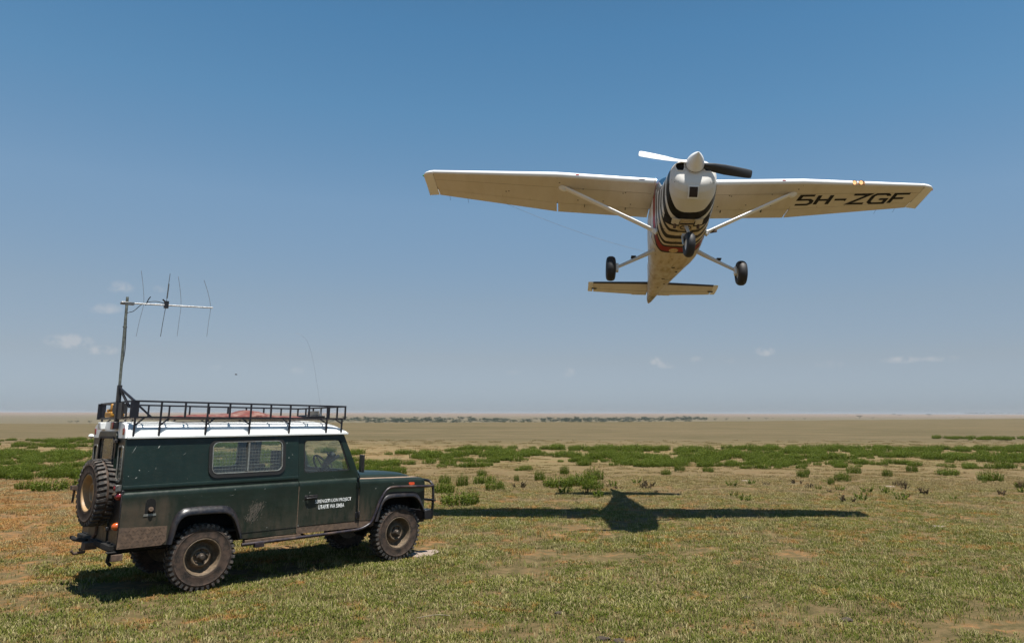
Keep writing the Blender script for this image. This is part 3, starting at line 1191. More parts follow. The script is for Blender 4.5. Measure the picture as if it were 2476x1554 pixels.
for s in (-1, 1):
    sd = side(s)
    # rear quarter
    mb = MB()
    poly = [(REAR_X, .60), (-.40, .60)] + arch_r_in[1:-1] + [(.415, .56), (B_X - .004, .553), (B_X - .004, 1.17), (REAR_X, 1.17)]
    mb.prism(poly, sd, 0, .02)
    sweep_x(mb, shoulder, REAR_X, B_X - .004, s)
    mb.box(REAR_X, B_X - .004, s * .79, s * .835, 1.225, 1.285)
    q = mb.build('rear_quarter_panel', M_GREEN, car, 40)
    # galvanised capping and rubbing strip at the waist
    mb = MB()
    sweep_x(mb, [(.838, 1.262), (.846, 1.270), (.848, 1.292), (.842, 1.310), (.828, 1.316)], REAR_X, B_X - .006, s, .02)
    mb.build('waist_capping', M_GREEN_CLEAN, car)
    mb = MB()
    mb.box(.42, B_X - .004, s * .872, s * .876, .636, .6395)
    mb.build('panel_seam', M_RUB, car)
    # hardtop side with its window opening
    mb = MB()
    win = rrect(.038, .952, 1.398, 1.792, .07)
    mb.holed([(REAR_X + .01, 1.312), (B_X - .004, 1.312), (B_X - .004, 1.862), (REAR_X + .01, 1.862)], win, (.5, 1.6), sd, 0, .03)
    mb.build('hardtop_side', M_GREEN_CLEAN, car)
    fr = MB()
    o1, o2, i1 = rrect(-.008, .998, 1.345, 1.826, .11), rrect(.034, .956, 1.394, 1.796, .075), rrect(.043, .947, 1.403, 1.787, .066)
    fr.holed(o1, o2, (.5, 1.6), sd, -.016, .0)
    fr.build('window_rubber', M_RUB, car)
    win_o = MB().holed(o2, i1, (.5, 1.6), sd, -.020, .012).build('side_window', M_ALU, car)
    MB().box(.484, .503, s * yy(1.6) - .022, s * yy(1.6) + .022, 1.41, 1.78, None).build('sliding_bar', M_ALU, win_o)
    g = MB().prism(rrect(.045, .494, 1.405, 1.785, .05), sd, .004, .008).build('pane', M_GLASS, win_o)
    g = MB().prism(rrect(.494, .945, 1.405, 1.785, .05), sd, -.006, -.002).build('pane', M_GLASS, win_o)
    if s < 0:
        wm = MB()
        for k in range(8):
            z = 1.405 + k * .043
            x1_ = .94
            wm.tube([(.05, -.775, z), (x1_, -.775, z)], .0018, 4)
        for k in range(22):
            x = .06 + k * .0415
            wm.tube([(x, -.772, 1.40), (x, -.772, 1.71)], .0018, 4)
        wm.build('wire_guard', M_STEEL, car)
    # flares
    for nm, pi, po in (('rear_wheel_arch', arch_r_in, arch_r_out), ('front_wheel_arch', arch_f_in, arch_f_out)):
        mb = MB()
        I, O = rpoly(pi, .05, 3)[4:-4], None
        n = 26

        def samp(poly, t):
            L = [0]
            for a, b in zip(poly, poly[1:]):
                L.append(L[-1] + (Vector(b) - Vector(a)).length)
            d = t * L[-1]
            for i in range(len(poly) - 1):
                if d <= L[i + 1] + 1e-9:
                    u = (d - L[i]) / (L[i + 1] - L[i])
                    return (poly[i][0] + (poly[i + 1][0] - poly[i][0]) * u, poly[i][1] + (poly[i + 1][1] - poly[i][1]) * u)
            return poly[-1]
        sp_i = [(p.x, p.z) for p in smooth_path([(a, 0, b) for a, b in pi], 5)]
        sp_o = [(p.x, p.z) for p in smooth_path([(a, 0, b) for a, b in po], 5)]
        rings = []
        for i in range(n + 1):
            t = i / n
            (xi, zi), (xo, zo) = samp(sp_i, t), samp(sp_o, t)
            L = lambda f: (xi + (xo - xi) * f, zi + (zo - zi) * f)
            ring = [(1.0, .871), (.93, .885), (.72, .908), (.40, .928), (.12, .934), (.0, .930), (.0, .862), (1.0, .862)]
            rings.append([(L(f)[0], s * y, L(f)[1]) for f, y in ring])
        mb.loft(rings)
        mb.build(nm, M_PLAST, car, 50)
    # door
    door = thing('door', '', '')
    del door['label'], door['category']
    door.parent = car
    mb = MB()
    mb.prism([(B_X + .004, .640), (A_X - .003, .632), (A_X - .003, 1.17), (B_X + .004, 1.17)], sd, 0, .02)
    sweep_x(mb, shoulder[:-1] + [(.808, 1.241)], B_X + .004, A_X - .003, s)
    lean = lambda z: A_X - .01 - (z - 1.30) * .385
    ow = [(B_X + .004, 1.238), (A_X - .006, 1.238), (A_X - .008, 1.315), (lean(1.852), 1.852), (B_X + .004, 1.852)]
    iw = rpoly([(1.272, 1.345), (lean(1.345) - .098, 1.345), (lean(1.785) - .082, 1.788), (1.272, 1.788)], .05, 3)
    mb.holed(ow, iw, (1.55, 1.56), lambda a, b, d: (a, s * (.835 - max(0, b - 1.30) * .11 - d), b), .012, .042)
    mb.build('door_panel', M_GREEN, door)
    gi = rpoly([(1.262, 1.335), (lean(1.335) - .09, 1.335), (lean(1.795) - .076, 1.796), (1.262, 1.796)], .05, 3)
    gm = lambda a, b, d: (a, s * (.835 - max(0, b - 1.30) * .11 - d), b)
    gi2 = rpoly([(1.290, 1.352), (lean(1.352) - .118, 1.352), (lean(1.778) - .10, 1.778), (1.290, 1.778)], .045, 3)
    MB().holed(gi, gi2, (1.55, 1.56), gm, .020, .034).build('window_channel', M_RUB, door)
    MB().prism(gi, gm, .026, .030).build('door_glass', M_GLASS, door)
    mb = MB()
    mb.box(1.280, 1.470, s * .868, s * .874, .985, 1.040)
    mb.tube([(1.300, s * .900, 1.005), (1.350, s * .905, 1.005), (1.455, s * .900, 1.006)], .011, 8)
    mb.tube([(1.300, s * .900, 1.005), (1.300, s * .87, 1.005)], .012, 8)
    mb.box(1.335, 1.465, s * .876, s * .892, .998, 1.045)
    mb.build('door_handle', M_BLACK, door, bevel=.004)
    for zz in (.715, 1.13):
        mb = MB()
        mb.box(2.055, 2.125, s * .872, s * .890, zz - .042, zz + .042)
        mb.tube([(2.108, s * .896, zz - .05), (2.108, s * .896, zz + .05)], .010, 8)
        mb.build('door_hinge', M_PLAST if zz < 1 else M_GREEN, door, bevel=.004)
    # sill strip below the door and ahead of it
    mb = MB()
    mb.prism([(B_X + .004, .545), (2.36, .535), (2.375, .612), (A_X, .626), (B_X + .004, .633)], sd, .004, .03)
    mb.build('sill_panel', M_MUDDY, car)
    # front wing
    mb = MB()
    poly = [(A_X + .004, .634), (2.395, .612)] + arch_f_in[1:] + [(3.232, .69), (WING_X, 1.06), (WING_X, 1.112), (A_X + .004, 1.145)]
    mb.prism(poly, sd, 0, .02)
    wp = [(.870, 1.142), (.869, 1.166), (.860, 1.186), (.842, 1.200), (.815, 1.206), (.70, 1.210), (.612, 1.212)]
    sweep_x(mb, wp, A_X + .004, WING_X - .05, s, .012, hood_dz, 3)
    # rounded nose of the wing
    rings = []
    for i in range(5):
        t = i / 4
        a = R(90 * t)
        x = WING_X - .05 + .05 * math.sin(a)
        dz = hood_dz(x) - .05 * (1 - math.cos(a))
        rings.append([(x, s * y, max(1.06, z + dz)) for y, z in wp + [(y - .012, z - .012) for y, z in wp[::-1]]])
    mb.loft(rings)
    mb.build('front_wing', M_GREEN, car, 50)
    mb = MB()
    mb.prism(rrect(2.945, 3.040, 1.078, 1.118, .018), sd, -.016, .002)
    mb.build('side_repeater', M_ORANGE if s > 0 else simple('repeater_lens', (.62, .07, .02), .3, vary=.1, coat=.4), car)
    # door mirror
    mir = MB()
    mir.tube([(2.085, s * .865, 1.37), (2.10, s * .93, 1.36), (2.105, s * .965, 1.40)], .010, 6)
    mir.tube([(2.085, s * .865, 1.30), (2.09, s * .90, 1.24), (2.085, s * .868, 1.17)], .010, 6)
    mm = Matrix.Translation((2.055, s * 1.01, 1.445)) @ Matrix.Rotation(s * .22, 4, 'Z')
    mir.box(-.016, .016, -.085, .085, -.122, .122, mm)
    mo = mir.build('door_mirror', M_BLACK, car, bevel=.008)
    MB().box(-.019, -.0145, -.064, .064, -.108, .108, mm).build('mirror_glass', M_STEEL, mo)

# rear lower checker plates and mud behind the rear wheel (right side shows)
for s in (-1, 1):
    mb = MB()
    mb.prism([(-.975, .602), (-.50, .598), (-.452, .64), (-.448, .815), (-.968, .838)], side(s), -.005, .004)
    for i in range(12):
        for j in range(5):
            x, z = -.945 + i * .042 + (j % 2) * .02, .63 + j * .042
            if x < -.47:
                a = R(45 if (i + j) % 2 else -45)
                M_ = Matrix.Translation((x, s * (.87 + .006), z)) @ Matrix.Rotation(a, 4, 'Y')
                mb.box(-.014, .014, -.0015, .0015, -.003, .003, M_)
    mb.build('checker_plate', M_MUDDY, car)
# fuel filler on the right side, recess shade painted as a flat black plate
mb = MB()
hat = [(-.712, .975), (-.598, .975), (-.598, 1.10), (-.612, 1.135), (-.640, 1.152), (-.670, 1.152), (-.698, 1.135), (-.712, 1.10)]
mb.prism(hat, side(-1), -.0045, .0)
ff = mb.build('fuel_filler', simple('recess_shade_black', (.0004, .0004, .0004), 1.0), car)
mb = MB().lathe([(0, .03), (.026, .03), (.030, .022), (.030, 0)], (-.652, -.872, 1.02), (0, -1, .35), 14)
mb.box(-.665, -.64, -.905, -.895, 1.005, 1.035)
mb.build('filler_cap', M_RUST, ff)
mb = MB().prism([(-.725, .948), (-.585, .948), (-.59, .974), (-.72, .974)], side(-1), -.006, .0)
mb.build('filler_drip_lip', M_ALU, ff)

# scraped patch of dried mud on the rear quarter
mb = MB()
rr = random.Random(8)
for i in range(260):
    t = rr.random()
    x = .64 + rr.gauss(0, .045) - .09 * t
    z = .985 - .20 * t + rr.gauss(0, .025)
    if abs(x - .62) > .17 or z < .74 or z > 1.06:
        continue
    L = rr.uniform(.008, .030)
    a = R(rr.uniform(52, 74))
    w = rr.uniform(.001, .0035)
    dx, dz = math.cos(a) * L, math.sin(a) * L
    mb.prism([(x - dx, z - dz), (x + w, z - w), (x + dx, z + dz), (x - w, z + w)], side(-1), -.0015 - rr.random() * .001, -.0004)
mb.build('mud_scrape', simple('dried_mud', (0.0732, 0.0636, 0.0496), .9, vary=.3), car)['kind'] = 'stuff'

# pale chips and scratches on the upper side
mb = MB()
for x, z, L, a, w in ((-.60, 1.755, .045, 58, .006), (-.83, 1.40, .030, 40, .005), (-.80, 1.485, .014, 50, .008), (-.87, 1.73, .10, 62, .002), (-.70, 1.47, .008, 10, .005),
                      (-.62, 1.50, .03, 80, .0015), (1.05, 1.56, .030, 82, .003), (1.10, 1.60, .012, 60, .006), (1.02, 1.76, .02, 70, .003), (-.30, 1.66, .05, 35, .0015),
                      (1.75, 1.24, .05, -40, .0015), (1.70, 1.27, .04, -42, .0015), (.30, 1.12, .06, 12, .0015), (1.35, 1.08, .02, 70, .004), (.72, 1.17, .012, 40, .005)):
    a = R(a)
    dx, dz = math.cos(a) * L / 2, math.sin(a) * L / 2
    mb.prism([(x - dx, z - dz), (x + w, z - w * .5), (x + dx, z + dz), (x - w, z + w * .5)], side(-1), -.002, -.0003)
mb.build('paint_chip', simple('chipped_primer', (.26, .27, .25), .7), car)['kind'] = 'stuff'

# scuttle, bonnet, radiator panel
mb = MB()
rings = []
for x, k in ((2.11, 0), (2.4, .0), (2.8, .0), (3.02, .01), (3.12, .028), (3.175, .062), (3.19, .11)):
    dz = hood_dz(x) - k + .0
    half = [(.606, 1.214), (.604, 1.228), (.585, 1.246), (.53, 1.262), (.40, 1.272), (.34, 1.284), (.28, 1.286), (0, 1.287)]
    top = [(x, -y, z + dz) for y, z in half] + [(x, y, z + dz) for y, z in half[-2::-1]]
    bot = [(x, y, z + dz - .015) for y, z in half] + [(x, -y, z + dz - .015) for y, z in half[-2::-1]]
    rings.append(top + bot)
mb.loft(rings)
mb.build('bonnet', M_GREEN, car, 50)
mb = MB()
for s in (-1, 1):
    mb.box(A_X + .01, WING_X - .06, min(s * .607, s * .616), max(s * .607, s * .616), 1.16, 1.178)
mb.build('dusty_bonnet_gap', simple('pale_dust', (0.3182, 0.2164, 0.1464), .9), car)
mb = MB()
for s in (-1, 1):   # light dust lying on the flat tops of the wings
    rings = []
    for i in range(8):
        x = A_X + .02 + (WING_X - .09 - A_X) * i / 7
        w = .15 + .02 * math.sin(i * 1.7)
        z = 1.2135 + hood_dz(x)
        rings.append([(x, s * .625, z + .0016), (x, s * (.625 + w), z - .0012), (x, s * (.625 + w), z - .006), (x, s * .625, z - .006)])
    mb.loft(rings)
mb.build('wing_top_dust', simple('wing_dust', (0.2546, 0.1782, 0.1273), .9, vary=.25, scale=25), car)
mb = MB()
mb.box(3.15, 3.225, -.865, .865, .70, 1.06)
mb.box(3.10, 3.19, -.60, .60, 1.04, 1.13)
fp = mb.build('front_panel', M_GREEN, car, bevel=.01)
for k in range(9):
    MB().box(3.226, 3.236, -.29, .29, .78 + k * .034, .792 + k * .034).build('grille_bar', M_PLAST, fp)
for s in (-1, 1):
    MB().lathe([(0, .03), (.07, .022), (.09, .0), (.095, -.01)], (3.228, s * .56, .93), (1, 0, 0), 20).build('headlight', M_GLASS, fp)
    MB().lathe([(0, .03), (.03, .02), (.036, .0)], (3.228, s * .76, .99), (1, 0, 0), 14).build('indicator_light', M_ORANGE, fp)
# windscreen
wsx = lambda z: 2.105 - (z - 1.29) * .385
mb = MB()
wmap = lambda a, b, d: (wsx(b) - d, a, b)
wo = [(-.80, 1.25), (.80, 1.25), (.745, 1.865), (-.745, 1.865)]
wi = rpoly([(-.735, 1.345), (.735, 1.345), (.69, 1.80), (-.69, 1.80)], .05, 3)
mb.holed(wo, wi, (0, 1.57), wmap, 0, .045)
mb.box(2.0, 2.115, -.80, .80, 1.19, 1.265)
wf = mb.build('windscreen_frame', M_GREEN, car)
MB().prism(rpoly([(-.745, 1.335), (.745, 1.335), (.70, 1.81), (-.70, 1.81)], .05, 3), wmap, .018, .023).build('windscreen_glass', M_GLASS, wf)
MB().tube([(wsx(1.34) + .012, -.02, 1.34), (wsx(1.60) + .012, -.02, 1.60)], .007, 4, True).build('screen_bar', M_RUB, wf)

# roof
mb = MB()
base = [(.800, 1.868), (.802, 1.880), (.788, 1.888), (.776, 1.892), (.772, 1.930), (.762, 1.972), (.740, 2.008), (.695, 2.034), (.60, 2.048), (.25, 2.066), (0, 2.070)]
rings = []
for x in [-.965, -.955, -.93, -.6, -.2, .2, .6, 1.0, 1.3, 1.5, 1.6, 1.7, 1.76, 1.80, 1.84, 1.87, 1.89, 1.905, 1.915, 1.922]:
    k = 1.0
    if x > 1.40:
        t = (x - 1.40) / .545
        k = max(.0, 1 - t ** 2.6)
    if x < -.945:
        k = .96
    ring = []
    for y, z in base:
        zz = z if z <= 1.893 else 1.892 + (z - 1.892) * k
        yk = y if x < 1.85 else y - .25 * (x - 1.85) ** 1.2
        ring.append((x, yk, zz))
    ring = [(x, -y, z) for x, y, z in ring] + [(x, y, z) for x, y, z in ring[-2::-1]]
    under = [(x, y, 1.866) for y in (.77, .3, -.3, -.77)]
    rings.append(ring + under)
mb.loft(rings)
roof = mb.build('roof', M_WHITE, car, 40)
for s in (-1, 1):
    mb = MB()
    sweep_x(mb, [(.80, 1.862), (.812, 1.864), (.814, 1.884), (.808, 1.886)], -.965, 1.925, s, .006)
    mb.build('gutter', M_WHITE, roof)

# rear end
mb = MB()
xr = REAR_X
for s in (-1, 1):
    a, b = sorted((s * .862, s * .448))
    mb.box(xr - .012, xr + .02, a, b, .60, 1.262)
    mb.build('rear_body_panel', M_BLACK, car, bevel=.006)
    mb = MB()
for s in (-1, 1):
    rm = lambda a, b, d, s=s: (xr + .0 + d, s * a, b)
    mb = MB()
    mb.holed([(.452, 1.27), (.835, 1.27), (.776, 1.862), (.452, 1.862)], rrect(.525, .72, 1.36, 1.77, .04, 3), (.62, 1.56), rm, -.008, .02)
    uq = mb.build('rear_corner_panel', M_GREEN_CLEAN, car)
    MB().holed(rrect(.515, .732, 1.348, 1.782, .05, 3), rrect(.532, .713, 1.367, 1.763, .035, 3), (.62, 1.56), rm, -.016, -.006).build('corner_window_frame', M_ALU, uq)
    MB().prism(rrect(.52, .725, 1.355, 1.775, .04, 3), rm, .0, .004).build('corner_window', M_GLASS, uq)
rm = lambda a, b, d: (xr + d, a, b)
mb = MB()
mb.holed([(-.44, .64), (.44, .64), (.44, 1.900), (.40, 1.945), (-.40, 1.945), (-.44, 1.900)], rrect(-.355, .355, 1.37, 1.87, .05, 3), (0, 1.6), rm, -.030, .012)
rd = mb.build('rear_door', M_GREEN_CLEAN, car)
MB().prism(rrect(-.36, .36, 1.365, 1.875, .05, 3), rm, -.012, -.007).build('rear_window', glass_mat('dusty_rear_glass', (.55, .60, .50), 1.0, .35), rd)
MB().holed(rrect(-.372, .372, 1.353, 1.887, .06, 3), rrect(-.345, .345, 1.38, 1.86, .045, 3), (0, 1.6), rm, -.036, -.026).build('rear_window_rubber', M_RUB, rd)
for zz in (.80, 1.18, 1.83):
    MB().box(xr - .055, xr - .02, -.50, -.40, zz - .022, zz + .022).build('rear_hinge', M_BLACK, rd, bevel=.004)
# white roof end above the door, with lamps
mb = MB()
prof = [(y, z) for y, z in base if z > 1.888]
poly = [(-y, z) for y, z in prof] + [(y, z) for y, z in prof[-2::-1]] + [(.78, 1.868), (.455, 1.868), (.45, 1.91), (.41, 1.955), (-.41, 1.955), (-.45, 1.91), (-.455, 1.868), (-.78, 1.868)]
mb.prism(poly, lambda a, b, d: (xr - .004 + d, a, b), -.012, .01)
mb.build('roof_end', M_WHITE, roof)
for s in (-1, 1):
    mb = MB().prism(rrect(s * .70 - .026, s * .70 + .026, 1.905, 1.985, .015, 2), lambda a, b, d: (xr - .018 + d, a, b), -.010, .004)
    mb.build('marker_lamp', M_RED, car)
for y, mt in ((-.36, M_RED), (.28, simple('clear_lamp', (.30, .32, .36), .2, coat=.5))):
    mb = MB().box(xr - .075, xr - .015, y - .075, y + .075, 1.975, 2.065)
    lo = mb.build('high_lamp', M_BLACK if mt is M_RED else M_WHITE, car, bevel=.006)
    MB().box(xr - .084, xr - .0755, y - .068, y + .02, 1.982, 2.058).build('lamp_lens', mt, lo, bevel=.003)
for s in (-1, 1):
    for zz, mt, nm in ((1.195, M_RED, 'brake_lamp'), (.852, M_ORANGE, 'rear_indicator')):
        mb = MB().lathe([(.0, .056), (.022, .052), (.038, .036), (.046, .010), (.046, 0)], (xr - .012, s * .795, zz), (-1, 0, 0), 18)
        mb.build(nm, mt, car)
    mb = MB().box(xr - .075, xr - .012, min(s * .73, s * .84), max(s * .73, s * .84), 1.255, 1.325)
    lb = mb.build('reversing_lamp_box', M_STEEL, car, bevel=.004)
    MB().lathe([(0, .012), (.024, .008), (.028, 0)], (xr - .075, s * .785, 1.288), (-1, 0, 0), 14).build('lamp_lens', M_RED, lb)
mb = MB()   # side lamp stalk sticking out at the far rear corner of the gutter
mb.tube([(-.95, .78, 1.88), (-.97, .92, 1.885)], .007, 6)
mb.lathe([(0, .03), (.028, .022), (.036, 0), (.02, -.02), (0, -.045)], (-.975, .95, 1.885), (0, 0, 1), 14)
mb.build('stalk_lamp', M_WHITE, car)

# chassis, cross-member, tow hitch, dark floor, wheel-well and engine boxes added to block light
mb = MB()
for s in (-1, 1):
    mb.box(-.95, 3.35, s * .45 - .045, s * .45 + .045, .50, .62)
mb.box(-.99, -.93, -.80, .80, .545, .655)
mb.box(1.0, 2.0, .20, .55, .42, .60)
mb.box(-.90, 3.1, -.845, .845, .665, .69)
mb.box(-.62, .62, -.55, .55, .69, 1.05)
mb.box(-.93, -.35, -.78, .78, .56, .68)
mb.box(2.22, 3.14, -.60, .60, .56, 1.15)  # solid engine box, added to block light
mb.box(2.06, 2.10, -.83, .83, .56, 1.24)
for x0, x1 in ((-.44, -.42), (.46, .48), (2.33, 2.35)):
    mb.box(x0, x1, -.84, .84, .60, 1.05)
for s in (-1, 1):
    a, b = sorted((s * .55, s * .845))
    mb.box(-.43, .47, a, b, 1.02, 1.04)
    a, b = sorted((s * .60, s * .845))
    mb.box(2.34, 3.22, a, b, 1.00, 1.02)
ch = mb.build('chassis_and_light_blocks', M_DARK, car)
for x in (0, 2.794):
    mb = MB().tube([(x, -.70, .39), (x, .70, .39)], .05, 10)
    mb.lathe([(.02, -.14), (.12, -.09), (.15, 0), (.12, .09), (.02, .14)], (x, .12 if x == 0 else .25, .39), (1, 0, 0), 14)
    mb.build('axle', M_DARK, car)
mb = MB()
mb.box(-.55, .2, .2, .55, .40, .60)
mb.box(-1.04, -.97, -.80, .80, .580, .640)
mb.box(-1.06, -.95, -.86, -.76, .56, .575)
mb.tube([(-1.02, -.80, .57), (-1.04, -.80, .47), (-1.0, -.80, .42)], .022, 6)
mb.tube([(-1.05, .20, .60), (-1.12, .50, .60), (-1.13, .64, .61)], .028, 8)
mb.build('rear_bumper', M_DARK, car, bevel=.006)
mb = MB()
mb.box(-1.13, -1.0, -.09, .09, .53, .61)
mb.tube([(-1.10, 0, .50), (-1.22, .0, .49), (-1.25, 0, .53)], .018, 8)
mb.tube([(-1.06, .10, .52), (-1.12, .18, .50), (-1.10, .3, .50)], .012, 6)
mb.build('tow_hitch', M_RUST, car)
MB().box(-1.02, -.90, -.88, -.76, .47, .545).build('rear_step', M_RUST, car, bevel=.006)
for x_, z0_, z1_ in ((B_X, .56, 1.17), (A_X, .64, 1.14)):
    MB().box(x_ - .004, x_ + .004, -.8705, -.862, z0_, z1_).build('door_gap', simple('dusty_gap', (0.1273, 0.0827, 0.0541), .9), car)
# front bumper
mb = MB()
mb.box(3.30, 3.455, -.80, .80, .525, .672)
mb.box(3.20, 3.34, -.50, -.42, .50, .64)
mb.box(3.20, 3.34, .42, .50, .50, .64)
mb.box(3.28, 3.40, -.63, -.52, .475, .52)
mb.build('front_bumper', M_BLACK, car, bevel=.012)

# bull bar and side tubes
mb = MB()
TB = .021
for s in (-1, 1):
    mb.tube(smooth_path([(3.435, s * .80, .66), (3.44, s * .81, .85), (3.435, s * .805, 1.00), (3.425, s * .785, 1.065), (3.41, s * .73, 1.105), (3.40, s * .60, 1.118)], 5), TB, 10)
mb.tube([(3.40, -.60, 1.118), (3.40, .60, 1.118)], TB, 10)
for y in (-.30, .30):
    mb.tube([(3.40, y, 1.118), (3.42, y, .66)], TB, 10)
mb.tube([(3.42, -.89, .815), (3.42, .89, .815)], TB * .85, 10)
bb = mb.build('bull_bar', M_BLACK, car, 60)
for s in (-1, 1):
    mb = MB()
    mb.tube(smooth_path([(3.44, s * .81, 1.035), (3.20, s * .912, 1.045), (2.90, s * .915, 1.060), (2.66, s * .915, 1.068), (2.56, s * .915, 1.045),
                         (2.49, s * .915, .975), (2.42, s * .915, .85), (2.36, s * .912, .70), (2.31, s * .905, .60), (2.25, s * .90, .555),
                         (2.13, s * .895, .515), (1.9, s * .89, .505), (1.2, s * .89, .497), (.46, s * .88, .490)], 5), TB, 10)
    for x in (.6, 1.35, 2.0):
        mb.tube([(x, s * .885, .49), (x, s * .50, .53)], .016, 6)
    mb.box(.62, .74, s * .89 - .03, s * .89 + .03, .44, .49)
    mb.build('side_bar', simple('purple_black_tube', (0.0140, 0.0101, 0.0165), .4, vary=.3, dirt=(.17, .11, .07), dirt_amt=.4, scale=12) if s < 0 else M_BLACK, car, 60)
mb = MB()
mb.prism([(.50, .500), (1.25, .515), (1.25, .538), (.9, .545), (.50, .540)], lambda a, b, d: (a, -.885 + d, b), 0, .10)
mb.build('muddy_step', M_MUDDY, car, bevel=.004)

# ---- wheels


def tyre_meshes():
    Rr, hw = .400, .102
    side_p = [(.222, .088), (.228, .098), (.245, .103), (.250, .101), (.300, .107), (.328, .106), (.333, .109), (.338, .104), (.362, .098), (.376, .088), (.380, .080)]
    prof = [(r, h) for r, h in side_p] + [(.381, 0)] + [(r, -h) for r, h in side_p[::-1]]
    prof += [(.205, -.075), (.205, .075)]
    a = MB()
    ax = Vector((0, -1, 0))
    rings = []
    n = 48
    for r, h in prof:
        rings.append([Vector((math.cos(t) * r, -h, math.sin(t) * r)) for t in (2 * math.pi * j / n for j in range(n))])
    a.loft(rings, cap=False)
    ty = a.mesh('tyre', M_TYRE, 40)
    # tread lugs standing proud, two staggered shoulder rows and a broken centre
    b = MB()
    N = 36
    for k in range(N):
        for sgn in (-1, 1):
            t0 = 2 * math.pi * (k + (.5 if sgn > 0 else 0)) / N

            def P(r, h, dt):
                t = t0 + dt
                return Vector((math.cos(t) * r, sgn * h, math.sin(t) * r))
            w = .046
            k1 = [P(.352, .105, -w), P(.352, .105, w), P(.350, .030, w * 1.1 + .03), P(.350, .030, -w * 1.1 + .03)]
            k2 = [P(.397, .099, -w * .85), P(.397, .099, w * .85), P(.405, .012, w * .95 + .04), P(.405, .012, -w * .95 + .04)]
            b.add(k1 + k2, [(0, 1, 2, 3), (4, 7, 6, 5), (0, 4, 5, 1), (1, 5, 6, 2), (2, 6, 7, 3), (3, 7, 4, 0)])
    lug = b.mesh('tread', M_TREAD, 30)
    return ty, lug


def rim_mesh(mat):
    prof = [(.228, -.095), (.228, .094), (.220, .100), (.208, .094), (.204, .080), (.196, .060), (.190, .015), (.182, -.010), (.165, -.022), (.145, -.016),
            (.128, .010), (.120, .034), (.112, .044), (.100, .046), (.092, .040), (.086, .022), (.080, .016), (.060, .016), (.055, .016)]
    a = MB()
    rings = []
    n = 40
    for r, h in prof:
        rings.append([Vector((math.cos(t) * r, -h, math.sin(t) * r)) for t in (2 * math.pi * j / n for j in range(n))])
    a.loft(rings, cap=False)
    a.lathe([(.228, .095), (.16, .06), (.06, .03), (.0, .03)], (0, 0, 0), (0, 1, 0), 30)
    return a.mesh('rim', mat, 45)


def hub_mesh():
    a = MB()
    a.lathe([(.060, .012), (.060, .030), (.046, .040), (.040, .050), (.036, .074), (.030, .092), (.024, .098), (0, .100)], (0, 0, 0), (0, -1, 0), 20)
    for k in range(5):
        t = 2 * math.pi * k / 5 + .3
        a.lathe([(.016, .014), (.015, .040), (.010, .046), (0, .046)], (math.cos(t) * .076, 0, math.sin(t) * .076), (0, -1, 0), 6)
    for k in range(6):
        t = 2 * math.pi * k / 6
        a.lathe([(.006, .04), (.006, .052), (0, .052)], (math.cos(t) * .048, 0, math.sin(t) * .048), (0, -1, 0), 6)
    return a.mesh('hub', M_HUB, 35)


TY, LUG = tyre_meshes()
RIM, RIM_T, HUB = rim_mesh(M_RIM), rim_mesh(M_RIM_TAN), hub_mesh()


def wheel(x, y, z, rotz, name='wheel', rim=RIM, spin=0.0, hub=True, M=None):
    w = bpy.data.objects.new(name, None)
    COL.objects.link(w)
    w.parent = car
    w.matrix_local = (Matrix.Translation((x, y, z)) @ (M or Matrix.Rotation(rotz, 4, 'Z')) @ Matrix.Rotation(spin, 4, 'Y'))
    for nm, me in (('tyre', TY), ('tread', LUG), ('rim', rim)) + ((('hub', HUB),) if hub else ()):
        o = bpy.data.objects.new(nm, me)
        COL.objects.link(o)
        o.parent = w
    return w


wheel(0, -.752, .392, 0, spin=.1)
wheel(0, .752, .392, math.pi, spin=.4)
wheel(2.794, -.752, .392, R(4), spin=.9)
wheel(2.794, .752, .392, math.pi + R(4), spin=.2)
sw = wheel(-1.095, -.20, 1.215, 0, 'spare_wheel', RIM_T, .2, False, M=Matrix.Rotation(R(-85), 4, 'Z'))
sw['label'] = 'spare wheel with worn tyre and tan rim on the rear door'
mb = MB()
mb.tube([(-.97, -.70, 1.20), (-1.00, -.55, 1.20), (-1.0, .30, 1.20)], .022, 8)
mb.tube([(-1.0, .0, 1.20), (-1.0, .0, .70), (-1.02, .2, .60)], .022, 8)
mb.box(-1.10, -.98, -.27, -.13, 1.14, 1.28)
mb.tube([(-1.02, .28, 1.20), (-1.12, .40, 1.22), (-1.22, .44, 1.22)], .016, 6)
mb.tube([(-1.20, .42, 1.26), (-1.21, .44, 1.06)], .014, 6)
mb.box(-1.24, -1.18, .38, .50, 1.22, 1.27)
mb.build('spare_wheel_carrier', M_RUST, car)

# ---- inside
mb = MB()
for s in (-1, 1):
    mb.box(1.02, 1.16, s * .42 - .24, s * .42 + .24, .95, 1.52, None)
    mb.box(1.10, 1.60, s * .42 - .24, s * .42 + .24, .82, 1.0, None)
for o_, y in ((1, -.42), (2, .42)):
    st = MB()
    st.box(1.04, 1.15, y - .23, y + .23, .98, 1.45)
    st.box(1.10, 1.58, y - .23, y + .23, .90, 1.04)
    st.box(1.00, 1.08, y - .14, y + .14, 1.46, 1.655)
    st.build('front_seat', M_SEAT, car, bevel=.03)
mb = MB()
mb.box(1.90, 2.05, -.78, .78, 1.12, 1.30)
mb.box(1.80, 2.0, -.62, -.20, 1.16, 1.33)
mb.build('dashboard', simple('black_dash', (0.0077, 0.0077, 0.0089), .6), car, bevel=.02)
mb = MB()
ring = []
Ms = Matrix.Translation((1.76, -.38, 1.385)) @ Matrix.Rotation(R(-32), 4, 'Y')
mb.tube([Ms @ Vector((math.cos(t) * .205 * 0, math.sin(t) * .205, math.cos(t) * .205)) for t in (2 * math.pi * k / 28 for k in range(28))], .014, 8, closed=True)
